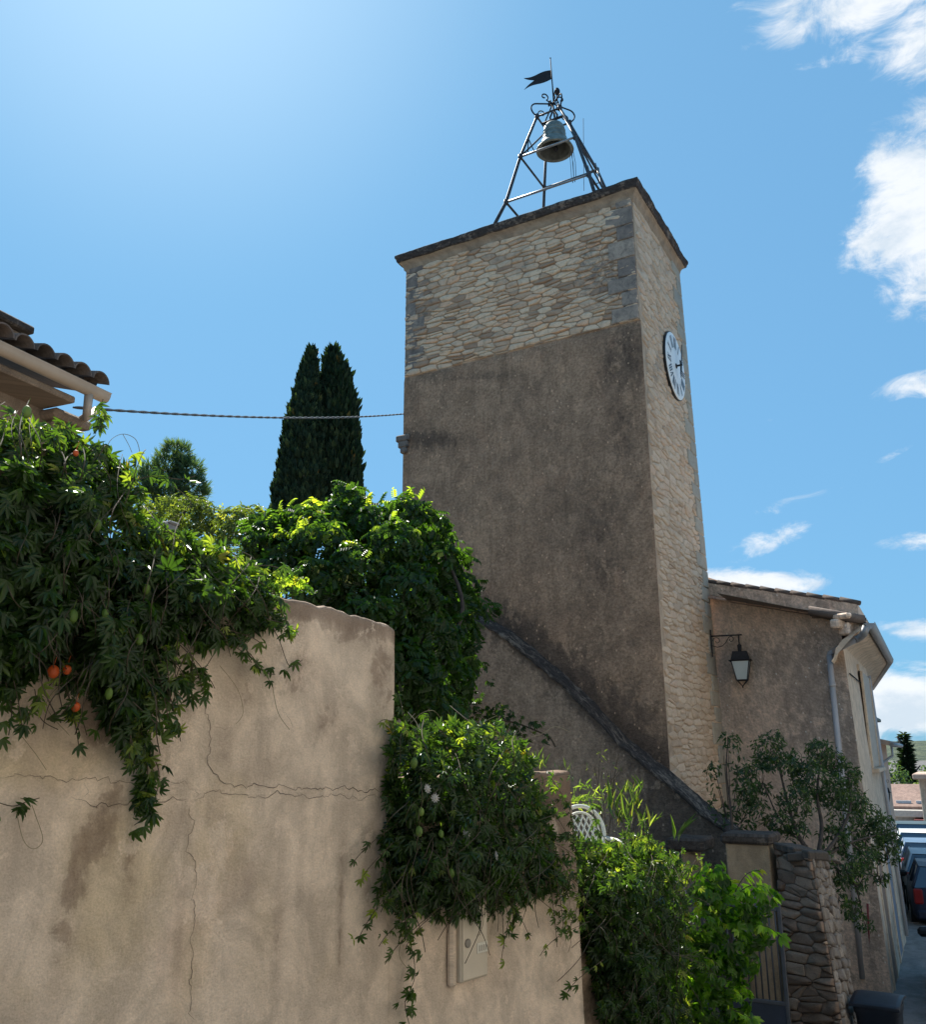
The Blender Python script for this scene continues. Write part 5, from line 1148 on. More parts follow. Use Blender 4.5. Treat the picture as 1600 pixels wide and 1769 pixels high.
# ================================================================== vegetation
rs = np.random.default_rng(11)
def orient(N, out, rs, spread=.7, down=.8, outg=.3):
    n = out+rs.normal(0, spread, (N, 3)); n[:, 2] += .25; n /= np.linalg.norm(n, axis=1)[:, None]
    g = rs.normal(0, .6, (N, 3))+out*outg; g[:, 2] -= down
    g -= n*(g*n).sum(1)[:, None]; g /= np.maximum(1e-6, np.linalg.norm(g, axis=1))[:, None]; return n, g
PALM = palmate(5, 74, 1.0, .27)
def wallvine(root, poly, N, off0, off1, size, strands=(), lump=.35, seed=1, mat=None, stems=40, tpl=None, down=1.0, hidden=0.8, twigs=(), nrag=46):
    RAG = []
    rs = np.random.default_rng(seed); x0, x1 = min(p[0] for p in poly), max(p[0] for p in poly); y0, y1 = min(p[1] for p in poly), max(p[1] for p in poly)
    P = []; O = []; RN = []; SC = []; TOP = []; cnt = 0
    while cnt < N:
        x, y = rs.uniform(x0, x1), rs.uniform(y0, y1)
        jx, jy = x+14*noise.noise(Vector((x*.03, y*.03, seed))), y+14*noise.noise(Vector((x*.03, y*.03, seed+9)))
        if not inpoly(jx, jy, poly): continue
        ed_ = min(1.0, min(math.hypot(x-a[0], y-a[1]) for a in poly)/70)
        lm = .5+.5*noise.noise(Vector((x*.018, y*.022, seed*3)))+.25*noise.noise(Vector((x*.05, y*.05, seed)))
        if lm < .36 and rs.random() < hidden: continue
        t = rs.beta(2.2, 1.2); off = off0+(off1-off0)*t*(.35+.65*ed_)*(.5+.8*lm)
        P.append(wp(x, y, off)); O.append(off); cnt += 1
        k_top = 0.0
        for dy in (25, 55, 90):
            if not inpoly(x+10, y-dy, poly): k_top = max(k_top, 1-dy/120)
        RN.append(min(1, rs.beta(2, 3.2)*.8+k_top*rs.uniform(0, .55))); TOP.append(k_top); SC.append(size*rs.choice((.55, .8, 1.0, 1.0, 1.3))*rs.uniform(.8, 1.15))  # lighter leaf colour near the top paints in sunlight, besides young growth
    st = []
    for path, dens in strands:
        pp = [wp(px, py, o) for px, py, o in path]; st.append(pp)
        for a, c in zip(pp, pp[1:]):
            for k in range(max(1, int((c-a).length*dens))):
                q = a.lerp(c, rs.random()); P.append(q+Vector(rs.normal(0, .022, 3))); RN.append(rs.beta(2, 2.5)); SC.append(size*rs.uniform(.6, 1.1)); O.append(0)
    P = np.array([tuple(p) for p in P]); out = np.tile(np.array(nW)+np.array((0, 0, .15)), (len(P), 1)); n, g = orient(len(P), out, rs, .6, down); tp_ = np.array(TOP+[0]*(len(P)-len(TOP)))
    g2 = g+np.array((0, 0, 1.))*(tp_*rs.uniform(.6, 2.0, len(P)))[:, None]+rs.normal(0, .3, g.shape)*(tp_[:, None] > 0); n = n-g2*(n*g2).sum(1)[:, None]/(g2*g2).sum(1)[:, None]; g = g2
    scatter('foliage', tpl or PALM, P, n, g, SC, RN, mat or passL, root)
    for k in range(nrag):                                        # ragged shoots sticking out of the outline
        i = rs.integers(len(poly)); a = poly[i]; c = poly[(i+1) % len(poly)]; t = rs.random(); x, y = a[0]+(c[0]-a[0])*t, a[1]+(c[1]-a[1])*t
        if y > 1560 and 765 < x < 860: continue
        cx_, cy_ = (x0+x1)/2, (y0+y1)/2; dx, dy = x-cx_, y-cy_; L = math.hypot(dx, dy); dx, dy = dx/L+rs.normal(0, .5), dy/L+rs.normal(0, .5)+.25; Ls = rs.uniform(20, 60)*1.1; o_ = rs.uniform(.05, .3)
        pp = [wp(x-dx*18, y-dy*18, o_), wp(x+dx*Ls*.4, y+dy*Ls*.4, o_), wp(x+dx*Ls*.8, y+dy*Ls*.8+Ls*.12, o_*.8), wp(x+dx*Ls, y+dy*Ls+Ls*.3, o_*.7)]; st.append(pp)
        RP = []; n2 = rs.integers(4, 9)
        for m_ in range(n2): q = pp[0].lerp(pp[1], rs.random()) if m_ % 3 == 0 else (pp[1].lerp(pp[2], rs.random()) if m_ % 3 == 1 else pp[2].lerp(pp[3], rs.random())); RAG.append((tuple(q+Vector(rs.normal(0, .012, 3))), size*rs.uniform(.5, 1.0), rs.uniform(.2, .85)))
    if RAG:
        Pr = np.array([q[0] for q in RAG]); n_, g_ = orient(len(Pr), np.tile(np.array(nW), (len(Pr), 1)), rs, .7, .7); scatter('shoots', tpl or PALM, Pr, n_, g_, [q[1] for q in RAG], [q[2] for q in RAG], mat or passL, root)
    mb = MB()
    for pp in st: mb.tube(spl(pp, 6), .0022, 5)
    for k in range(stems):
        for _ in range(50):
            x, y = rs.uniform(x0, x1), rs.uniform(y0, y1)
            if inpoly(x, y, poly): break
        L = rs.uniform(60, 150); a = rs.uniform(-.9, .9); pts = []
        for i in range(6):
            t = i/5; pts.append(wp(x+math.sin(a)*L*t+10*math.sin(t*5+k), y-L*.4+L*t*math.cos(a)+20*t*t, off0+(off1-off0)*(.3+.75*math.sin(t*3.1))))
        mb.tube(spl(pts, 4), rs.uniform(.0012, .0028), 4)
    mb.build('stems', stemM, root)
    if twigs:
        mb = MB()
        for tw_ in twigs: mb.tube(spl([wp(*q) for q in tw_], 6), .0016, 4)
        mb.build('tendrils', tendrilM, root)
def spl(pts, n=6):
    out = []
    for i in range(len(pts)-1):
        a, b2, c, d = pts[max(i-1, 0)], pts[i], pts[i+1], pts[min(i+2, len(pts)-1)]
        for k in range(n):
            u = k/n; out.append(.5*((2*b2)+(c-a)*u+(2*a-5*b2+4*c-d)*u*u+(3*b2-a-3*c+d)*u**3))
    return out+[pts[-1]]
def pods(root, lst, mat, r, name='pod', lab=None, asp=1.5):
    for (px, py, off) in lst:
        mb = MB(); c = wp(px, py, off); a = .8*random.random()-.4; M = (Matrix.Rotation(a, 3, 'X') @ Matrix.Rotation(a*.7, 3, 'Y')); rr = r*random.uniform(.8, 1.15)
        mb.lathe([(rr*math.sin(math.pi*k/10), -asp*rr*math.cos(math.pi*k/10)) for k in range(11)], c, 14, M=M, rn=random.random()); mb.tube([c+Vector((0, 0, asp*rr)), c+Vector((.01, 0, asp*rr+.04))], .0012, 4); o = mb.build(name, mat, root)
def flowers(root, lst, r=.032):
    for (px, py, off) in lst:
        mb = MB(); c = wp(px, py, off); f = (nW+Vector((random.uniform(-.4, .4), random.uniform(-.4, .4), random.uniform(-.1, .5)))).normalized(); u = f.cross(Vector((0, 0, 1))).normalized(); v = u.cross(f)
        for k in range(10):
            a = 2*math.pi*k/10; d = u*math.cos(a)+v*math.sin(a); e = -u*math.sin(a)+v*math.cos(a)
            mb.face([mb.vert(c+d*.006), mb.vert(c+d*r*.6+e*r*.17-f*.003), mb.vert(c+d*r+f*.002), mb.vert(c+d*r*.6-e*r*.17-f*.003)])
        mb.lathe([(0, .012), (.006, .01), (.01, 0), (.016, .002)], c, 10, M=Matrix(((u.x, v.x, f.x), (u.y, v.y, f.y), (u.z, v.z, f.z)))); mb.build('flower', petalM, root)
random.seed(8)
v1 = thing('passion_vine', 'big passion vine with orange fruits hanging over the top left of the wall', 'vine', W(-3, 0, -.2))
wallvine(v1, [(-30, 735), (20, 728), (60, 738), (100, 755), (130, 765), (170, 770), (190, 790), (215, 815), (232, 862), (262, 905), (300, 925), (350, 935), (400, 955), (440, 975), (468, 1010), (486, 1050), (470, 1085), (430, 1085), (400, 1105), (352, 1120), (330, 1100), (300, 1120), (282, 1160), (262, 1195), (245, 1250), (215, 1290), (190, 1240), (165, 1200), (130, 1200), (95, 1150), (50, 1170), (20, 1200), (-30, 1190)], 4600, -.14, .42, .078, seed=2, stems=80,
  strands=[([(235, 1230, .1), (250, 1290, .08), (255, 1350, .06), (245, 1400, .06)], 150), ([(262, 1300, .08), (275, 1340, .06), (260, 1400, .05), (232, 1425, .05)], 60), ([(250, 1180, .15), (285, 1220, .12), (320, 1190, .1), (350, 1160, .1), (375, 1120, .15)], 26), ([(-20, 1380, .1), (20, 1392, .08), (45, 1385, .07), (68, 1378, .06)], 24),
           ([(400, 1080, .15), (430, 1130, .12), (455, 1160, .1), (475, 1165, .08)], 26), ([(455, 1060, .15), (480, 1100, .1), (500, 1150, .08), (522, 1140, .06)], 14), ([(10, 1180, .15), (20, 1225, .1), (15, 1270, .08)], 40), ([(60, 1190, .12), (70, 1240, .1), (100, 1260, .08)], 22),
           ([(165, 750, .1), (172, 710, .1), (178, 690, .1)], 40), ([(230, 830, .1), (270, 822, .1), (310, 828, .1), (338, 822, .1)], 18), ([(110, 1190, .1), (140, 1240, .1), (150, 1270, .1)], 14), ([(340, 1090, .2), (330, 1160, .12), (322, 1210, .1)], 20), ([(440, 1000, .2), (480, 1030, .15), (488, 1080, .1)], 50)],
  twigs=[[(180, 790, .1), (190, 762, .1), (212, 750, .1), (235, 760, .1), (243, 790, .1)], [(212, 750, .1), (222, 768, .1), (228, 782, .1)], [(28, 1400, .06), (40, 1450, .05), (58, 1466, .05), (74, 1450, .05), (62, 1410, .05), (55, 1390, .06)], [(20, 1250, .1), (60, 1300, .06), (80, 1330, .05)], [(380, 1150, .1), (410, 1190, .06), (420, 1230, .05), (408, 1250, .05)], [(290, 900, .1), (330, 870, .12), (300, 840, .12)],
         [(470, 1180, .05), (480, 1230, .05), (500, 1260, .04)], [(130, 1160, .2), (80, 1215, .1), (120, 1270, .08)]])
pods(v1, [(92, 1160, .22), (116, 1157, .23), (131, 1221, .17)], fruitM, .022, 'orange_fruit', asp=1.2); pods(v1, [(131, 783, .38)], fruitM, .013, 'orange_fruit', asp=1.2)
pods(v1, [(126, 1064, .38), (182, 1060, .37), (205, 1092, .34), (216, 1086, .34), (240, 1104, .32), (188, 1198, .27), (46, 712, .22), (40, 838, .38), (168, 908, .38), (330, 1032, .32), (253, 1018, .34)], podM, .019, 'green_pod', asp=1.55)
v2 = thing('passion_vine', 'dense dark passion vine draped over the lower wall above the meter box', 'vine', W(0, 0, -.2))
wallvine(v2, [(674, 1262), (700, 1250), (760, 1256), (850, 1252), (895, 1275), (922, 1318), (930, 1370), (948, 1415), (960, 1450), (955, 1480), (972, 1530), (948, 1545), (900, 1565), (870, 1560), (850, 1585), (800, 1592), (740, 1580), (700, 1570), (672, 1535), (660, 1480), (668, 1430), (672, 1350)], 4200, -.14, .40, .070, seed=5, stems=50, hidden=.5, nrag=30,
  strands=[([(680, 1540, .12), (690, 1590, .08), (712, 1640, .05), (716, 1690, .05), (700, 1730, .05), (708, 1772, .05)], 48), ([(690, 1560, .12), (705, 1600, .08)], 80), ([(940, 1440, .1), (975, 1500, .08), (985, 1540, .06)], 44), ([(665, 1480, .1), (658, 1520, .08), (668, 1570, .06)], 50), ([(880, 1540, .15), (892, 1580, .1)], 60), ([(950, 1340, .1), (985, 1400, .1), (990, 1460, .1)], 30)],
  twigs=[[(708, 1250, .2), (728, 1232, .2), (750, 1228, .2), (768, 1250, .2)], [(820, 1262, .2), (840, 1245, .2), (858, 1236, .2)], [(880, 1280, .2), (930, 1270, .2), (960, 1255, .2), (990, 1268, .2)], [(700, 1600, .05), (690, 1650, .05), (712, 1680, .05)]])
flowers(v2, [(739, 1362, .38), (806, 1440, .38), (858, 1478, .37), (752, 1378, .38)])
pods(v2, [(728, 1402, .38), (724, 1436, .37), (762, 1440, .37), (780, 1508, .35), (715, 1318, .37), (828, 1320, .37)], podM, .020, 'green_pod')
v3 = thing('passion_vine', 'dark climber mass right of the plaster wall end, below the white chair', 'vine', W(2.5, 0, -.2))
wallvine(v3, [(990, 1450), (1030, 1462), (1075, 1452), (1100, 1448), (1160, 1465), (1178, 1500), (1185, 1560), (1190, 1620), (1180, 1700), (1200, 1790), (1045, 1790), (1025, 1680), (1005, 1620), (990, 1560), (985, 1480)], 4600, -.42, .30, .074, seed=9, stems=40, hidden=.5,
  strands=[([(1160, 1480, .2), (1180, 1500, .2), (1205, 1520, .2)], 30), ([(1000, 1560, .1), (985, 1600, .05)], 40)])
# wide leaf climber
def toothleaf():
    ps = []
    for k, (a, l) in enumerate(((-58, .62), (-22, .85), (12, 1.0), (48, .75))): ps.append((leaflet(l, .40*l, .2, .2), Matrix.Rotation(R_(-a), 4, 'Z') @ Matrix.Rotation(R_(-12), 4, 'X')))
    return combine(ps)
PINN = pinnate(4, 1.0, .46, .22)
v4 = thing('trumpet_vine', 'bright light green large-leaved climber spilling in front of the garden gate', 'vine', at(1230, 1700, 9.6))
def cloud(lst, Ydef, sy=1.0):
    out = []
    for q in lst:
        px, py, r = q[:3]; Y = q[3] if len(q) > 3 else Ydef; c = at(px, py, Y); rm = r/1614*Y; out.append((tuple(c), rm, rm*sy, rm*.95))
    return out
B4 = cloud([(1225, 1545, 30), (1265, 1560, 36), (1305, 1560, 30), (1325, 1545, 16), (1210, 1600, 40), (1260, 1620, 44), (1295, 1610, 32), (1180, 1650, 42), (1230, 1680, 48), (1280, 1660, 30), (1170, 1710, 40), (1220, 1740, 50), (1265, 1730, 34), (1190, 1770, 46), (1280, 1765, 20), (1240, 1515, 22), (1150, 1640, 30), (1130, 1740, 46), (1165, 1590, 22)], 9.6)
P, Nn = blobleaves(rs, B4, 190); n, g = orient(len(P), Nn, rs, .5, .5, .7); scatter('foliage', toothleaf(), P, n, g, rs.uniform(.06, .125, len(P)), np.clip(.15+.6*(np.clip(Nn[:, 2], 0, 1))+rs.normal(0, .2, len(P)), 0, 1), bigL, v4)  # upward-facing leaves are coloured lighter, painting sun onto the tops
def shoots(root, name, lst, tpl, size, mat, n=9, stem=.004, mats=stemM, rs_=rs):
    P = []; G = []; mb = MB()
    for pts in lst:
        pp = spl([at(*q) for q in pts], 6); mb.tube(pp, stem, 5)
        for k in range(n):
            t = (k+.5)/n; q = pp[int(t*(len(pp)-1))]; P.append(tuple(q)); tt = (pp[min(len(pp)-1, int(t*(len(pp)-1))+1)]-q); d = Vector(rs_.normal(0, 1, 3)); d = d*.8+(tt.normalized() if tt.length > 0 else Vector((0, 0, 0)))*.8+Vector((0, 0, -.2)); G.append(tuple(d))
    P = np.array(P); G = np.array(G); Nn_ = np.tile((0, -.3, 1.0), (len(P), 1))+rs_.normal(0, .4, (len(P), 3)); g = G-Nn_*((G*Nn_).sum(1)/(Nn_*Nn_).sum(1))[:, None]
    scatter(name, tpl, P, Nn_, g, rs_.uniform(.7, 1.15, len(P))*size, rs_.uniform(.5, 1, len(P)), mat, root); mb.build('stems', mats, root)
shoots(v4, 'shoot_leaves', [[(1260, 1570, 9.5), (1285, 1535, 9.4), (1318, 1530, 9.3), (1340, 1558, 9.3)], [(1230, 1560, 9.6), (1235, 1520, 9.5), (1228, 1488, 9.5)], [(1270, 1540, 9.5), (1290, 1510, 9.4), (1315, 1502, 9.4)], [(1290, 1600, 9.5), (1325, 1600, 9.4), (1350, 1618, 9.3)], [(1210, 1560, 9.6), (1200, 1520, 9.5), (1215, 1500, 9.5)], [(1260, 1740, 9.4), (1290, 1755, 9.3), (1310, 1765, 9.3)]], toothleaf(), .12, bigL, 8)

# wisteria-like mass
wi = thing('wisteria', 'huge wisteria mound, sunlit on top and dark below, left of the tower', 'wisteria', at(690, 1200, 12.8))
BW = cloud([(520, 905, 42, 13.2), (570, 895, 38, 13.4), (598, 858, 26, 13.6), (620, 880, 28, 13.5), (560, 950, 60, 12.8), (500, 960, 48, 12.9), (650, 905, 42, 13.2), (700, 890, 42, 13.3), (735, 915, 42, 13.5), (680, 950, 58, 12.7), (755, 975, 48, 13.4), (620, 990, 56, 12.4), (555, 1015, 55, 12.3), (700, 1030, 68, 12.5), (775, 1035, 46, 13.6), (645, 1070, 66, 12.1), (735, 1100, 66, 12.7), (795, 1090, 34, 13.8), (700, 1170, 72, 12.3), (780, 1175, 45, 13.5), (640, 1150, 60, 12.1), (745, 1235, 55, 12.5), (470, 910, 30, 13.2), (450, 940, 32, 13.0), (440, 905, 22, 13.4), (820, 1040, 22, 14.2), (845, 1050, 12, 14.6), (805, 1005, 22, 14.0), (800, 1135, 26, 13.8), (790, 960, 20, 14.2), (760, 930, 26, 14.0), (470, 990, 36, 12.6)], 12.8, 1.15)
P, Nn = blobleaves(rs, BW, 100); n, g = orient(len(P), Nn, rs, .45, .75, .8); up_ = Nn[:, 2]*.5+.3
scatter('foliage', PINN, P, n, g, rs.uniform(.13, .24, len(P)), np.clip(.05+.5*rs.beta(2, 2.4, len(P))+.4*np.clip(Nn[:, 2], 0, 1)*rs.uniform(0, 1, len(P)), 0, 1), wistL, wi)  # clump tops get a lighter leaf colour, so their sunlight is partly painted
P, Nn = blobleaves(rs, BW[:12], 12, .1); k_ = Nn[:, 2] > .1; P, Nn = P[k_], Nn[k_]; n, g = orient(len(P), Nn, rs, .5, -.3, .9); scatter('young_shoots', PINN, P*1.0, n, g, rs.uniform(.12, .22, len(P)), rs.uniform(.75, 1, len(P)), wistL, wi)
P, Nn = blobleaves(rs, cloud([(548, 985, 12), (600, 1000, 14), (585, 985, 10), (556, 1010, 9)], 12.0), 160, .3); n, g = orient(len(P), Nn, rs, .5, -.2, .9); scatter('pale_blossom', single(.35), P, n, g, rs.uniform(.04, .07, len(P)), rs.uniform(0, 1, len(P)), youngL, wi)
mb = MB(); random.seed(2)
for k in range(9):
    x = 560+25*k; mb.tube(spl([at(x, 1290, 13.2), at(x+random.uniform(-30, 30), 1180, 12.9), at(x+random.uniform(-50, 50), 1050, 13.0), at(x+random.uniform(-60, 60), 950, 13.2)], 6), [.05-.0016*i for i in range(19)], 7)
mb.build('trunk', trunkM, wi)
# leafy sprays creeping on the stair wall
cr = thing('ivy', 'dark ivy sprays creeping on the stair side wall below the wisteria', 'ivy', at(850, 1240, 13.4))
P, Nn = blobleaves(rs, cloud([(830, 1240, 26, 13.4), (862, 1232, 24, 13.3), (890, 1250, 20, 13.2), (925, 1255, 14, 13.1), (945, 1275, 9, 13.1), (815, 1280, 26, 13.3), (845, 1270, 18, 13.3), (835, 1150, 10, 14.0), (850, 1180, 8, 13.9), (820, 1200, 16, 13.8), (905, 1275, 10, 13.1)], 13.3, .5), 130); n, g = orient(len(P), Nn, rs, .5, .7, .4); scatter('foliage', palmate(5, 70, 1, .3), P, n, g, rs.uniform(.06, .10, len(P)), rs.beta(2, 4, len(P)), passL, cr)
mb = MB(); mb.tube(spl([at(800, 1290, 13.4), at(860, 1245, 13.35), at(940, 1268, 13.15), at(960, 1290, 13.1)], 6), .012, 6); mb.build('stem', stemM, cr)
# hedge row further left
for i, (lst, lab, Y) in enumerate([([(255, 900, 34), (290, 885, 30), (275, 940, 40)], 'olive green bush at the left end of the row behind the vine', 17), ([(330, 885, 34), (365, 900, 30), (340, 930, 44)], 'dark green rounded bush in the middle of the row behind the vine', 18), ([(400, 905, 30), (435, 900, 32), (420, 940, 48), (465, 950, 40)], 'yellow tipped bush just left of the wisteria mound', 15.5)]):
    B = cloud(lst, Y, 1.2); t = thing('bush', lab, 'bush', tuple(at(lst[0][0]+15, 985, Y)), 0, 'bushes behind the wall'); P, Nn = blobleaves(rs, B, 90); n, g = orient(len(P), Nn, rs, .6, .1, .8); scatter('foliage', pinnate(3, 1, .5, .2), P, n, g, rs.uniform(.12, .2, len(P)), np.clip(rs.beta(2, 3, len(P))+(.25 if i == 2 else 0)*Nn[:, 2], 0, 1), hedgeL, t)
    mb = MB()
    for k in range(4): c = B[-1][0]; mb.tube([Vector((c[0]+random.uniform(-.2, .2), c[1], 2.6)), Vector((c[0]+random.uniform(-.4, .4), c[1], c[2]))], [.04, .02], 6)
    mb.build('stem', stemM, t)
t = thing('shrub', 'small bright green sprig of shrub peeping over the highest part of the plaster wall', 'shrub', at(505, 1100, 7.4)); P, Nn = blobleaves(rs, cloud([(500, 1005, 22), (520, 1015, 14), (485, 1000, 16), (540, 1030, 7)], 7.4), 170, .6); n, g = orient(len(P), Nn, rs, .6, -.4, .7); scatter('foliage', PINN, P, n, g, rs.uniform(.07, .12, len(P)), rs.beta(3, 2, len(P)), wistL, t)
mb = MB(); mb.tube([at(505, 1160, 7.4), at(505, 1010, 7.4)], [.012, .006], 5); mb.build('stem', stemM, t)

# cypresses
def cypress(label, axis, prof, Y, N, seed):
    rs = np.random.default_rng(seed); t = thing('cypress', label, 'cypress', at(axis[-1][0], axis[-1][1], Y), 0, 'twin cypresses behind the wisteria'); P = []; Nn = []
    ys = [a[1] for a in axis]
    def ip(y, T): return float(np.interp(y, [q[0] for q in T], [q[1] for q in T]))
    ax = [(a[1], a[0]) for a in axis]
    sc = Y/1614
    for k in range(N):
        while True:
            y = rs.uniform(ys[0], ys[-1]); r = ip(y, prof)
            if rs.random() < max(.12, r/70): break
        a = rs.uniform(0, 2*math.pi); lump = 1+.22*noise.noise(Vector((math.cos(a)*2.2, math.sin(a)*2.2, y*.045+seed)))+.10*noise.noise(Vector((math.cos(a)*5, math.sin(a)*5, y*.12)))
        rr = r*sc*lump*rs.uniform(.80, 1.0); c = at(ip(y, ax), y, Y); P.append((c.x+rr*math.cos(a), c.y+rr*math.sin(a), c.z)); Nn.append((math.cos(a), math.sin(a), .2))
    P = np.array(P); Nn = np.array(Nn); g = Nn*.30+np.array((0, 0, 1.0))+rs.normal(0, .16, (N, 3)); scatter('foliage', spray(4, 16, .30, seed), P, Nn+rs.normal(0, .3, (N, 3)), g, rs.uniform(.2, .55, N), rs.beta(2, 2, N), cypL, t)
    mb = MB(); b0 = at(axis[-1][0], axis[-1][1], Y); mb.tube([Vector((b0.x, b0.y, 3)), at(axis[0][0], axis[0][1]+20, Y)], [.28, .02], 8); mb.build('trunk', trunkM, t)
cypress('left cypress of the pair, narrower with a leaning tip, behind the wisteria', [(538, 608), (532, 660), (530, 740), (522, 860), (520, 930)], [(606, 2), (620, 7), (660, 17), (700, 27), (740, 37), (800, 44), (860, 52), (930, 56)], 32, 6500, 3)
cypress('right cypress of the pair, broader and reaching highest, behind the wisteria', [(574, 606), (580, 660), (580, 740), (582, 860), (582, 930)], [(604, 3), (622, 10), (650, 23), (700, 34), (760, 41), (820, 43), (930, 46)], 32.6, 6500, 4)
# pine
pn = thing('pine_tree', 'feathery grey-green pine between the left house and the cypresses', 'pine', at(300, 930, 42)); B = cloud([(306, 785, 24), (292, 805, 30), (265, 815, 22), (325, 815, 26), (245, 832, 14), (280, 840, 34), (330, 845, 28), (350, 858, 12), (300, 862, 36), (262, 858, 24)], 42)
P, Nn = blobleaves(rs, B, 34, .6); g = Nn+np.array((0, 0, .7))+rs.normal(0, .4, P.shape); scatter('foliage', spray(9, 62, .06, 5), P, np.cross(Nn, g)+rs.normal(0, .2, P.shape), g, rs.uniform(.35, .65, len(P)), rs.beta(2, 2.5, len(P)), pineL, pn)
mb = MB(); mb.tube([at(303, 950, 42), at(302, 860, 42), at(306, 775, 42)], [.3, .16, .04], 8)
for (a, c) in (((303, 880), (262, 850)), ((303, 860), (338, 838)), ((303, 840), (272, 812)), ((304, 830), (330, 808)), ((303, 900), (345, 862))): mb.tube([at(*a, 42), at(*c, 42)], [.09, .03], 5)
mb.build('trunk', trunkM, pn)

# the airy tree behind the stone wall
tr_ = thing('privet_tree', 'airy dark leaved small tree in front of the gable wall above the stone wall', 'tree', at(1412, 1480, 12.6))
BT = cloud([(1290, 1375, 20, 13.1), (1310, 1400, 22, 13.0), (1290, 1335, 14, 13.2), (1385, 1440, 24, 12.8), (1440, 1450, 26, 13.1), (1490, 1480, 24, 13.4), (1540, 1450, 18, 14.1), (1470, 1490, 22, 13.0), (1330, 1450, 14, 12.8), (1335, 1278, 20, 13.4), (1322, 1300, 30, 13.4), (1350, 1325, 30, 13.2), (1315, 1345, 28, 13.2), (1385, 1315, 28, 13.4), (1415, 1300, 26, 13.5), (1440, 1315, 24, 13.6), (1400, 1345, 34, 13.2), (1462, 1335, 24, 13.6), (1435, 1365, 34, 13.3), (1375, 1385, 32, 13.0), (1470, 1385, 30, 13.6), (1500, 1405, 26, 13.9), (1525, 1430, 26, 14.0), (1495, 1445, 28, 13.9), (1532, 1470, 26, 14.0), (1515, 1500, 22, 13.9), (1455, 1420, 26, 13.4), (1345, 1420, 22, 12.9), (1450, 1505, 26, 12.9), (1480, 1520, 22, 13.2), (1445, 1555, 20, 12.8), (1475, 1570, 20, 13.2), (1495, 1590, 16, 13.4), (1440, 1600, 9, 12.8), (1420, 1478, 16, 12.6), (1520, 1515, 12, 13.9)], 13.2)
P, Nn = blobleaves(rs, BT, 1500, 1.1); kk = np.array([noise.noise(Vector(p)*4.0) > -.12 for p in P]); P, Nn = P[kk], Nn[kk]; n, g = orient(len(P), Nn, rs, .7, .6, .6); scatter('foliage', single(.34, .25), P, n, g, rs.uniform(.045, .085, len(P)), rs.beta(1.6, 2.6, len(P)), treeL, tr_)
mb = MB(); random.seed(6); base_ = at(1412, 1482, 12.6)
def limb(pts, r0, r1): pp = spl([at(*q) for q in pts], 5); mb.tube(pp, [r0+(r1-r0)*i/(len(pp)-1) for i in range(len(pp))], 7)
limb([(1410, 1490, 12.6), (1378, 1440, 12.8), (1362, 1390, 13.0), (1345, 1320, 13.3)], .035, .012); limb([(1412, 1488, 12.6), (1420, 1430, 12.9), (1412, 1370, 13.2), (1420, 1300, 13.5)], .035, .01); limb([(1414, 1488, 12.6), (1450, 1440, 13.0), (1470, 1390, 13.4), (1465, 1335, 13.6)], .03, .01)
limb([(1414, 1486, 12.6), (1470, 1455, 13.2), (1525, 1440, 13.9)], .022, .008); limb([(1416, 1486, 12.6), (1450, 1490, 12.8), (1478, 1530, 13.1), (1490, 1580, 13.3)], .02, .007); limb([(1395, 1462, 12.7), (1350, 1420, 12.9), (1318, 1350, 13.2)], .016, .006); limb([(1470, 1455, 13.2), (1500, 1480, 13.7), (1530, 1490, 14)], .014, .005)
for c, rx, ry, rz in BT:
    for k in range(3): q = Vector(c)+Vector((random.uniform(-1, 1)*rx*.9, random.uniform(-1, 1)*ry*.9, random.uniform(-.2, 1)*rz*.9)); mb.tube([Vector(c)-Vector((0, 0, rz*.6)), (Vector(c)+q)/2+Vector((.03, 0, .02)), q], [.006, .004, .002], 4)
mb.build('trunk', trunkM, tr_)
tr2_ = thing('young_tree', 'slender young tree with sparse leaves right beside the foot of the tower', 'tree', at(1266, 1440, 12.7))
BT2 = cloud([(1258, 1285, 20), (1250, 1305, 22), (1235, 1330, 16), (1275, 1320, 18), (1240, 1360, 18), (1285, 1360, 20), (1228, 1385, 14), (1268, 1395, 20), (1300, 1395, 18), (1240, 1415, 14), (1290, 1425, 14)], 12.9)
P, Nn = blobleaves(rs, BT2, 520, .9); kk = np.array([noise.noise(Vector(p)*2.6) > -.1 for p in P]); P, Nn = P[kk], Nn[kk]; n, g = orient(len(P), Nn, rs, .7, .6, .6); scatter('foliage', single(.34, .25), P, n, g, rs.uniform(.06, .10, len(P)), rs.beta(1.6, 3.5, len(P)), treeL, tr2_)
mb = MB(); limb([(1266, 1450, 12.7), (1262, 1390, 12.8), (1255, 1330, 12.9), (1258, 1275, 12.9)], .022, .005)
for c, rx, ry, rz in BT2:
    q = Vector(c); mb.tube([at(1262, 1420, 12.8).lerp(q, .3)+Vector((0, 0, -.1)), q], [.007, .003], 4)
mb.build('trunk', trunkM, tr2_)
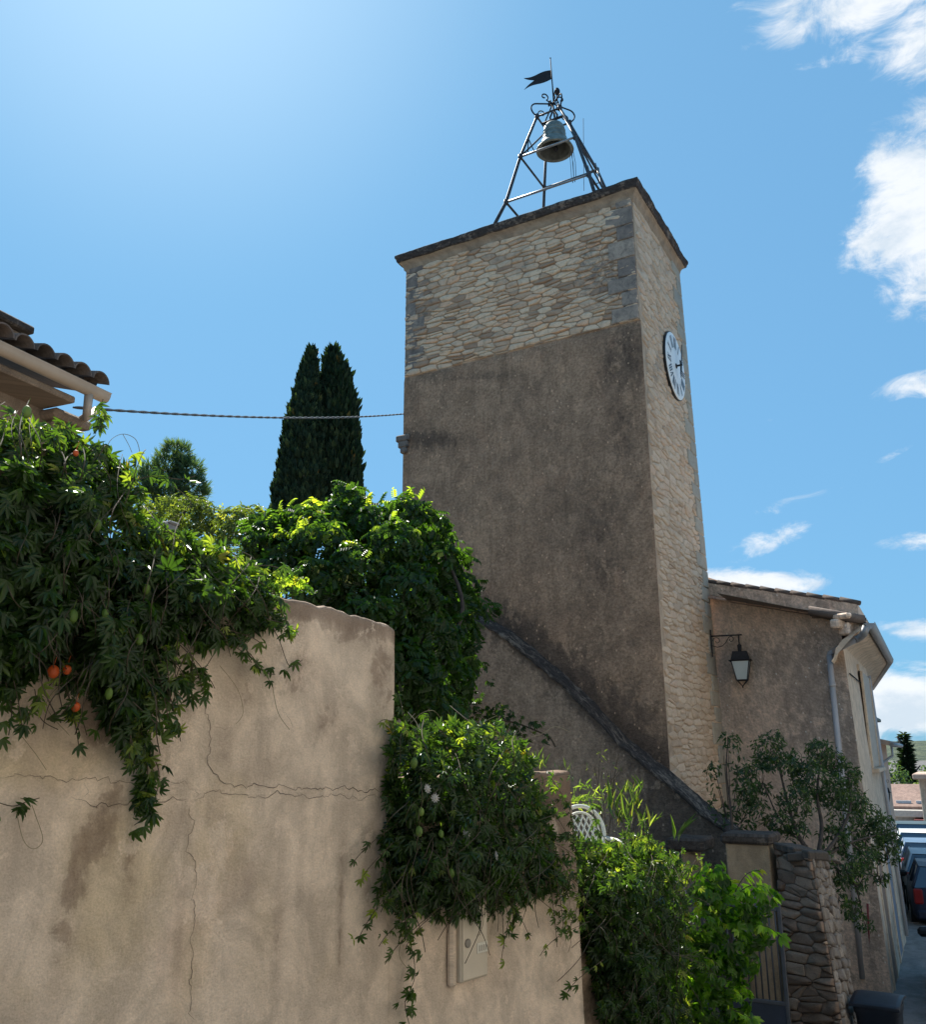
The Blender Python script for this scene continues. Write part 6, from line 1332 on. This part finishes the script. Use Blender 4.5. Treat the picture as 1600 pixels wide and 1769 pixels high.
# reeds, tall grass and shrub on the terrace
def blades(root, lst, mat, name='foliage'):
    rs2 = np.random.default_rng(31); P = []; G = []; S = []; N_ = []
    for (px, py, Y, n, L, sp) in lst:
        for k in range(n):
            c = at(px+rs2.normal(0, sp), py+rs2.normal(0, sp*.5), Y+rs2.normal(0, .12)); P.append(tuple(c)); G.append((rs2.normal(0, .35), rs2.normal(0, .35), 1.0)); S.append(L*rs2.uniform(.5, 1.1)); N_.append(tuple(rs2.normal(0, 1, 3)+np.array((0, -1, 0))))
    v, f = leaflet(1, .045, .3, .35); scatter(name, (v, np.array(f)), P, N_, G, S, rs2.uniform(0, 1, len(P)), mat, root)
rd = thing('reed_clump', 'clump of tall pointed reed leaves behind the white chair', 'reeds', at(1095, 1440, 9.7)); blades(rd, [(1080, 1420, 9.7, 20, .26, 10), (1095, 1395, 9.7, 16, .20, 6), (1086, 1370, 9.7, 14, .15, 5), (1115, 1425, 9.6, 12, .2, 8), (1105, 1360, 9.7, 8, .14, 6), (1170, 1450, 9.8, 5, .3, 5), (1060, 1400, 9.9, 10, .3, 8)], reedL)
mb = MB(); 
for k in range(7): mb.tube([at(1070+8*k, 1480, 9.7), at(1072+7*k+random.uniform(-6, 6), 1385+random.uniform(-20, 30), 9.7)], [.006, .002], 4)
mb.build('stems', stemM, rd)
t = thing('shrub', 'bright green shrub between the wall end and the white chair', 'shrub', at(1010, 1440, 9.9)); P, Nn = blobleaves(rs, cloud([(1008, 1375, 22), (1030, 1385, 18), (998, 1395, 20), (1045, 1370, 9)], 9.9), 230, .7); n, g = orient(len(P), Nn, rs, .6, -.5, .7); scatter('foliage', single(.16, .2), P, n, g, rs.uniform(.07, .13, len(P)), rs.beta(3, 2, len(P)), reedL, t)
t = thing('wispy_shrub', 'wispy grey-green seeding shrub rising against the stair wall', 'shrub', at(1050, 1420, 10.6)); P, Nn = blobleaves(rs, cloud([(1040, 1310, 14), (1055, 1335, 20), (1035, 1350, 16), (1070, 1365, 16), (1050, 1385, 22), (1020, 1330, 9), (1045, 1420, 24)], 10.6), 130, .9); n, g = orient(len(P), Nn, rs, .8, -.4, .6); scatter('foliage', single(.25, .2), P, n, g, rs.uniform(.03, .06, len(P)), rs.beta(2, 3, len(P)), hedgeL, t)
mb = MB()
for k in range(9): mb.tube(spl([at(1050+random.uniform(-12, 12), 1440, 10.6), at(1048+random.uniform(-14, 14), 1380, 10.6), at(1045+random.uniform(-24, 28), 1310+random.uniform(-12, 30), 10.6)], 5), .003, 4)
mb.build('stems', stemM, t)
# grass tufts on wall end
t = thing('grass_tuft', 'tuft of grass sprouting on top of the lower wall beside the passion vine', 'grass', at(945, 1330, 8.1)); blades(t, [(940, 1326, 7.9, 12, .11, 7), (975, 1330, 8.4, 8, .10, 8), (925, 1322, 7.8, 10, .12, 6)], reedL)

# ================================================================== far end of the street
def fartree(name, label, cat, lst, Y, dens, tpl, size, mat, rn=(2, 3)):
    t = thing(name, label, cat, at(lst[0][0], 1425, Y)); P, Nn = blobleaves(rs, cloud(lst, Y), dens, .6); n, g = orient(len(P), Nn, rs, .7, .1, .7); scatter('crown', tpl, P, n, g, rs.uniform(.7, 1.2, len(P))*size, rs.beta(*rn, len(P)), mat, t)
    mb = MB(); mb.tube([at(lst[0][0], 1432, Y), at(lst[0][0], lst[0][1], Y)], [.25, .1], 6); mb.build('trunk', trunkM, t); return t
fartree('broadleaf_tree', 'dark green broadleaf tree beyond the garages, left of the spire conifer', 'tree', [(1540, 1335, 22), (1552, 1350, 24), (1530, 1360, 22), (1565, 1365, 18), (1560, 1335, 8)], 75, 22, single(.6, .2), .26, pineL)
fartree('broadleaf_tree', 'lighter green rounded tree beyond the garages at the right edge', 'tree', [(1592, 1362, 14), (1578, 1372, 16), (1606, 1368, 18), (1560, 1382, 14), (1620, 1350, 16)], 70, 22, single(.6, .2), .24, hedgeL, (2, 5))
t = thing('spire_conifer', 'narrow dark spire conifer rising at the far end of the street', 'conifer', at(1568, 1430, 78)); P = []; G = []
rsx = np.random.default_rng(77)
for k in range(1500):
    y = 1268+(1400-1268)*rsx.random()**.7; r = (1.0+(y-1268)*.085)*(1+.35*math.sin(y*.55)); a = rsx.uniform(0, 2*math.pi); c = at(1562+(y-1268)*.10, y, 78); rr = r*78/1614*rsx.uniform(.2, 1); P.append((c.x+rr*math.cos(a), c.y+rr*math.sin(a), c.z)); G.append((math.cos(a), math.sin(a), .35+rsx.normal(0, .2)))
scatter('crown', single(.35, .1), P, np.tile((0, 0, 1.), (len(P), 1))+rsx.normal(0, .3, (len(P), 3)), G, rsx.uniform(.4, .8, len(P)), rsx.beta(2, 3, len(P)), cypL, t)
mb = MB(); mb.tube([at(1578, 1432, 78), at(1562, 1266, 78)], [.25, .03], 6); mb.tube([at(1566, 1300, 78), at(1551, 1272, 78)], [.12, .10], 6); mb.tube([at(1572, 1345, 78), at(1590, 1322, 78)], [.08, .05], 6); mb.build('trunk', trunkM, t)
# garages
gz0 = -.55; gA = at(1532, 1410, 50); gB = at(1640, 1408, 48.6); gA.z = gB.z = gz0; gd_ = (gB-gA).normalized(); gn = Vector((gd_.y, -gd_.x, 0)); LG = (gB-gA).length
zt3 = at(1540, 1391, 50).z; gr = thing('garage_row', 'low white garages with pale doors and brown roof at the far street end', 'garage', gA); mb = MB()
mb.box(gA+gd_*LG/2-gn*2.5, gd_*LG, gn*5, up*(zt3-gz0), bev=.02); mb.build('wall', whiteP, gr)
mb = MB(); r0_, r1_ = gA+gn*.5+up*(zt3-gz0), gB+gn*.5+up*(zt3-gz0); mb.quad(r0_, r1_, r1_-gn*3.5+up*1.0, r0_-gn*3.5+up*1.0); mb.quad(r0_-up*.15, r1_-up*.15, r1_, r0_); mb.build('roof', plaster('roof_brown', (.30, .20, .16), (.24, .16, .13), (.12, .09, .08)), gr)
mb = MB(); mb.box(gA+gd_*LG/2+gn*.45+up*(zt3-gz0-.5), gd_*LG, gn*1.2, up*.35, bev=.03); mb.build('fascia', plain('pale_fascia', (.62, .55, .47), .7), gr)
for k in range(4):
    mb = MB(); mb.box(gA+gd_*(.9+k*.95)+gn*.01, gd_*.72, gn*.06, up*2.0, bev=.01); mb.build('door', plain('garage_door', (.50, .53, .55), .5), gr)
mb = MB(); mb.box(gA+gd_*(2.3)+gn*.7+up*(zt3-gz0-.95), gd_*1.9, gn*1.5, up*.38, bev=.03); mb.build('awning', plain('maroon_awning', (.20, .045, .04), .7), gr)
t = thing('far_house', 'tall pale house corner at the right edge beyond the garages', 'house', at(1606, 1420, 44)); q = at(1610, 1420, 44); mb = MB(); q.z = -.6; mb.box(q+gd_*1.1, gd_*2.8, gn*1.0, up*(at(1600, 1344, 44).z+.6), bev=.03); mb.build('wall', facP, t)
mb = MB(); mb.box(q+gd_*1.2+up*(at(1600, 1344, 44).z+.6), gd_*3.3, gn*4.6, up*.25, bev=.05); mb.build('roof', tileLt, t)
fartree('broadleaf_tree', 'small round dark tree on the skyline above the garage roof', 'tree', [(1600, 1330, 10), (1612, 1335, 14)], 90, 18, single(.6, .2), .3, pineL)

# ---- parked cars
glassC = plain('car_glass', (.03, .06, .10), .08, .0, .02, 3, spec=.9)
tailM = plain('tail_lamp', (.22, .012, .012), .3); tyreM = rubberM; rimM = plain('wheel_rim', (.35, .35, .36), .35, .8)
def car(label, org, hd, paint, pname, rough=.42):
    t = thing('parked_car', label, 'car', org, 0, 'cars parked along the street'); h = hd.normalized(); r = Vector((h.y, -h.x, 0)); o = Vector(org)
    pm = plain(pname, paint, rough, .0, .03, 3, spec=.35)
    def T(x, y, z): return o+h*x+r*y+Vector((0, 0, z))
    # lofted lower body: x from rear (0) to front (4.2)
    sec = [(0.0, .70, .38, .80), (.04, .80, .28, .95), (.35, .86, .20, .99), (1.2, .88, .18, .98), (2.6, .88, .18, .95), (3.3, .86, .18, .92), (3.9, .80, .20, .80), (4.15, .68, .28, .66), (4.2, .60, .38, .55)]
    mb = MB(); rings = []
    for x, hw, zb, zt in sec:
        ring = []
        for sg in (-1, 1):
            ys = [(hw*.9, zb), (hw, zb+.15), (hw*1.0, zb+(zt-zb)*.6), (hw*.94, zt), (hw*.6, zt+.02)]
            ys = ys if sg < 0 else ys[::-1]
            ring += [mb.vert(T(x, sg*y, z)) for y, z in ys]
        rings.append(ring)
    n_ = len(rings[0])
    for a, c in zip(rings, rings[1:]):
        for k in range(n_): mb.face((a[k], a[(k+1) % n_], c[(k+1) % n_], c[k]), 0, True)
    mb.face(rings[0][::-1]); mb.face(rings[-1]); body = mb.build('body', pm, t)
    # cabin
    lo = [(.12, .80, .97), (1.0, .80, .96), (2.3, .80, .94), (3.05, .76, .92)]; hi = [(.45, .60, 1.42), (1.1, .62, 1.48), (1.9, .62, 1.47), (2.35, .58, 1.42)]
    mb = MB(); mb.face([mb.vert(T(x, s_*y, z)) for s_, seq in ((-1, hi), (1, hi[::-1])) for x, y, z in seq]); q1 = [[mb.vert(T(x, s_*y, z)) for x, y, z in hi] for s_ in (-1, 1)]; q2 = [[mb.vert(T(x, s_*(y+.02), z-.06)) for x, y, z in hi] for s_ in (-1, 1)]
    for s_ in (0, 1):
        for k in range(3): mb.face((q1[s_][k], q1[s_][k+1], q2[s_][k+1], q2[s_][k]))
        for k in (0, 3): 
            mb2 = (lo[k], hi[k]); a0_ = T(lo[k][0], (-1, 1)[s_]*lo[k][1], lo[k][2]); a1_ = T(hi[k][0], (-1, 1)[s_]*hi[k][1], hi[k][2]); mb.tube([a0_, a1_], .035, 6)
        mb.tube([T(1.35, (-1, 1)[s_]*.80, .95), T(1.35, (-1, 1)[s_]*.625, 1.46)], .03, 6)
    mb.build('roof', pm, t)
    mb = MB(); mb.quad(T(.13, -.78, .97), T(.13, .78, .97), T(.45, .58, 1.40), T(.45, -.58, 1.40)); mb.build('rear_window', glassC, t)
    mb = MB(); mb.quad(T(3.05, .75, .93), T(3.05, -.75, .93), T(2.36, -.57, 1.41), T(2.36, .57, 1.41)); mb.build('windscreen', glassC, t)
    for s_ in (-1, 1):
        mb = MB()
        for k in range(3): mb.quad(T(lo[k][0], s_*(lo[k][1]-.01), lo[k][2]), T(lo[k+1][0], s_*(lo[k+1][1]-.01), lo[k+1][2]), T(hi[k+1][0], s_*(hi[k+1][1]), hi[k+1][2]-.02), T(hi[k][0], s_*(hi[k][1]), hi[k][2]-.02))
        mb.build('side_windows', glassC, t)
        mb = MB(); mb.box(T(.03, s_*.70, .62), h*.12, r*.20, Vector((0, 0, .34)), bev=.03); mb.build('tail_lamp', tailM, t)
        mb = MB(); mb.box(T(4.08, s_*.62, .55), h*.14, r*.24, Vector((0, 0, .16)), bev=.03); mb.build('headlight', frost, t)
        mb = MB(); mb.box(T(2.75, s_*.93, .92), h*.14, r*.20, Vector((0, 0, .16)), bev=.05); mb.build('mirror', black, t)
        for x in (.75, 3.35):
            mb = MB(); c = T(x, s_*.80, .31); mb.tube([c-r*s_*.08, c+r*s_*.10], .31, 24); wh = mb.build('wheel', tyreM, t)
            mb = MB(); mb.tube([c+r*s_*.09, c+r*s_*.108], .20, 20); mb.build('rim', rimM, wh)
    mb = MB(); mb.box(T(-.03, 0, .30), h*.12, r*1.55, Vector((0, 0, .20)), bev=.04); mb.build('bumper', pm, t)
    mb = MB(); mb.box(T(-.01, 0, .66), h*.03, r*.52, Vector((0, 0, .11)), bev=.004); mb.build('number_plate', plain('plate_white_'+pname, (.7, .7, .66), .5), t)
c1 = at(1576, 1560, 23.2); hC = Vector((.395, .919, 0)); rC = Vector((.919, -.395, 0))
pos = [(23.2, 'dark navy car with a red tail lamp, nearest of the parked row beyond the pavement', (.012, .018, .04)), (27.9, 'silver car parked directly ahead of the dark navy one', (.42, .44, .46)), (32.4, 'blue-grey car parked third in the row down the street', (.10, .16, .24)), (36.8, 'white roofed car parked fourth in the row down the street', (.62, .64, .64)), (41.3, 'dark green-grey car farthest down the street in front of the garages', (.05, .075, .08))]
for k, (Y, lab, col) in enumerate(pos):
    q = Vector((c1.x+.86*.88, 23.2-.86*.47, 0))+hC*(4.75*k); q.z = gz(q.y+2); car(lab, q, hC if k else hC, col, 'car_paint_%s' % 'abcde'[k])
q = at(1593, 1600, 16.6); q = Vector((q.x, q.y, 0))+rC*.95-hC*2.75; q.z = gz(16); car('grey car with a black door mirror cut off by the right edge of the frame', q, hC, (.30, .32, .33), 'car_paint_near')

# wooded ridge on the horizon
hm = MB(); NX = 90
def fn(i, j):
    az = -1.2+2.3*i/NX; R = 420+260*j/6; h = (0, 5, 10, 14, 16, 12, 0)[j]*(1+.5*fb((az*3, j*.2, 1), 1.5, 4)); return (Vector((math.sin(az)*R, math.cos(az)*R, h-2)), (az*300, j*10), 0, .5, 0)
hm.grid(fn, NX, 6); hM, nb, p, o = newmat('wooded_hill'); tc = nb.n('ShaderNodeTexCoord').outputs['Object']; setc(nb, p, nb.mix(nb.rng(nb.noise(tc, .12, 8, .75), .4, .62), (.03, .05, .03), (.10, .12, .06))); bump(nb, p, nb.noise(tc, .4, 6, .8), 1.0, 1.5)
setp(hm.build('hills', hM), kind='structure')
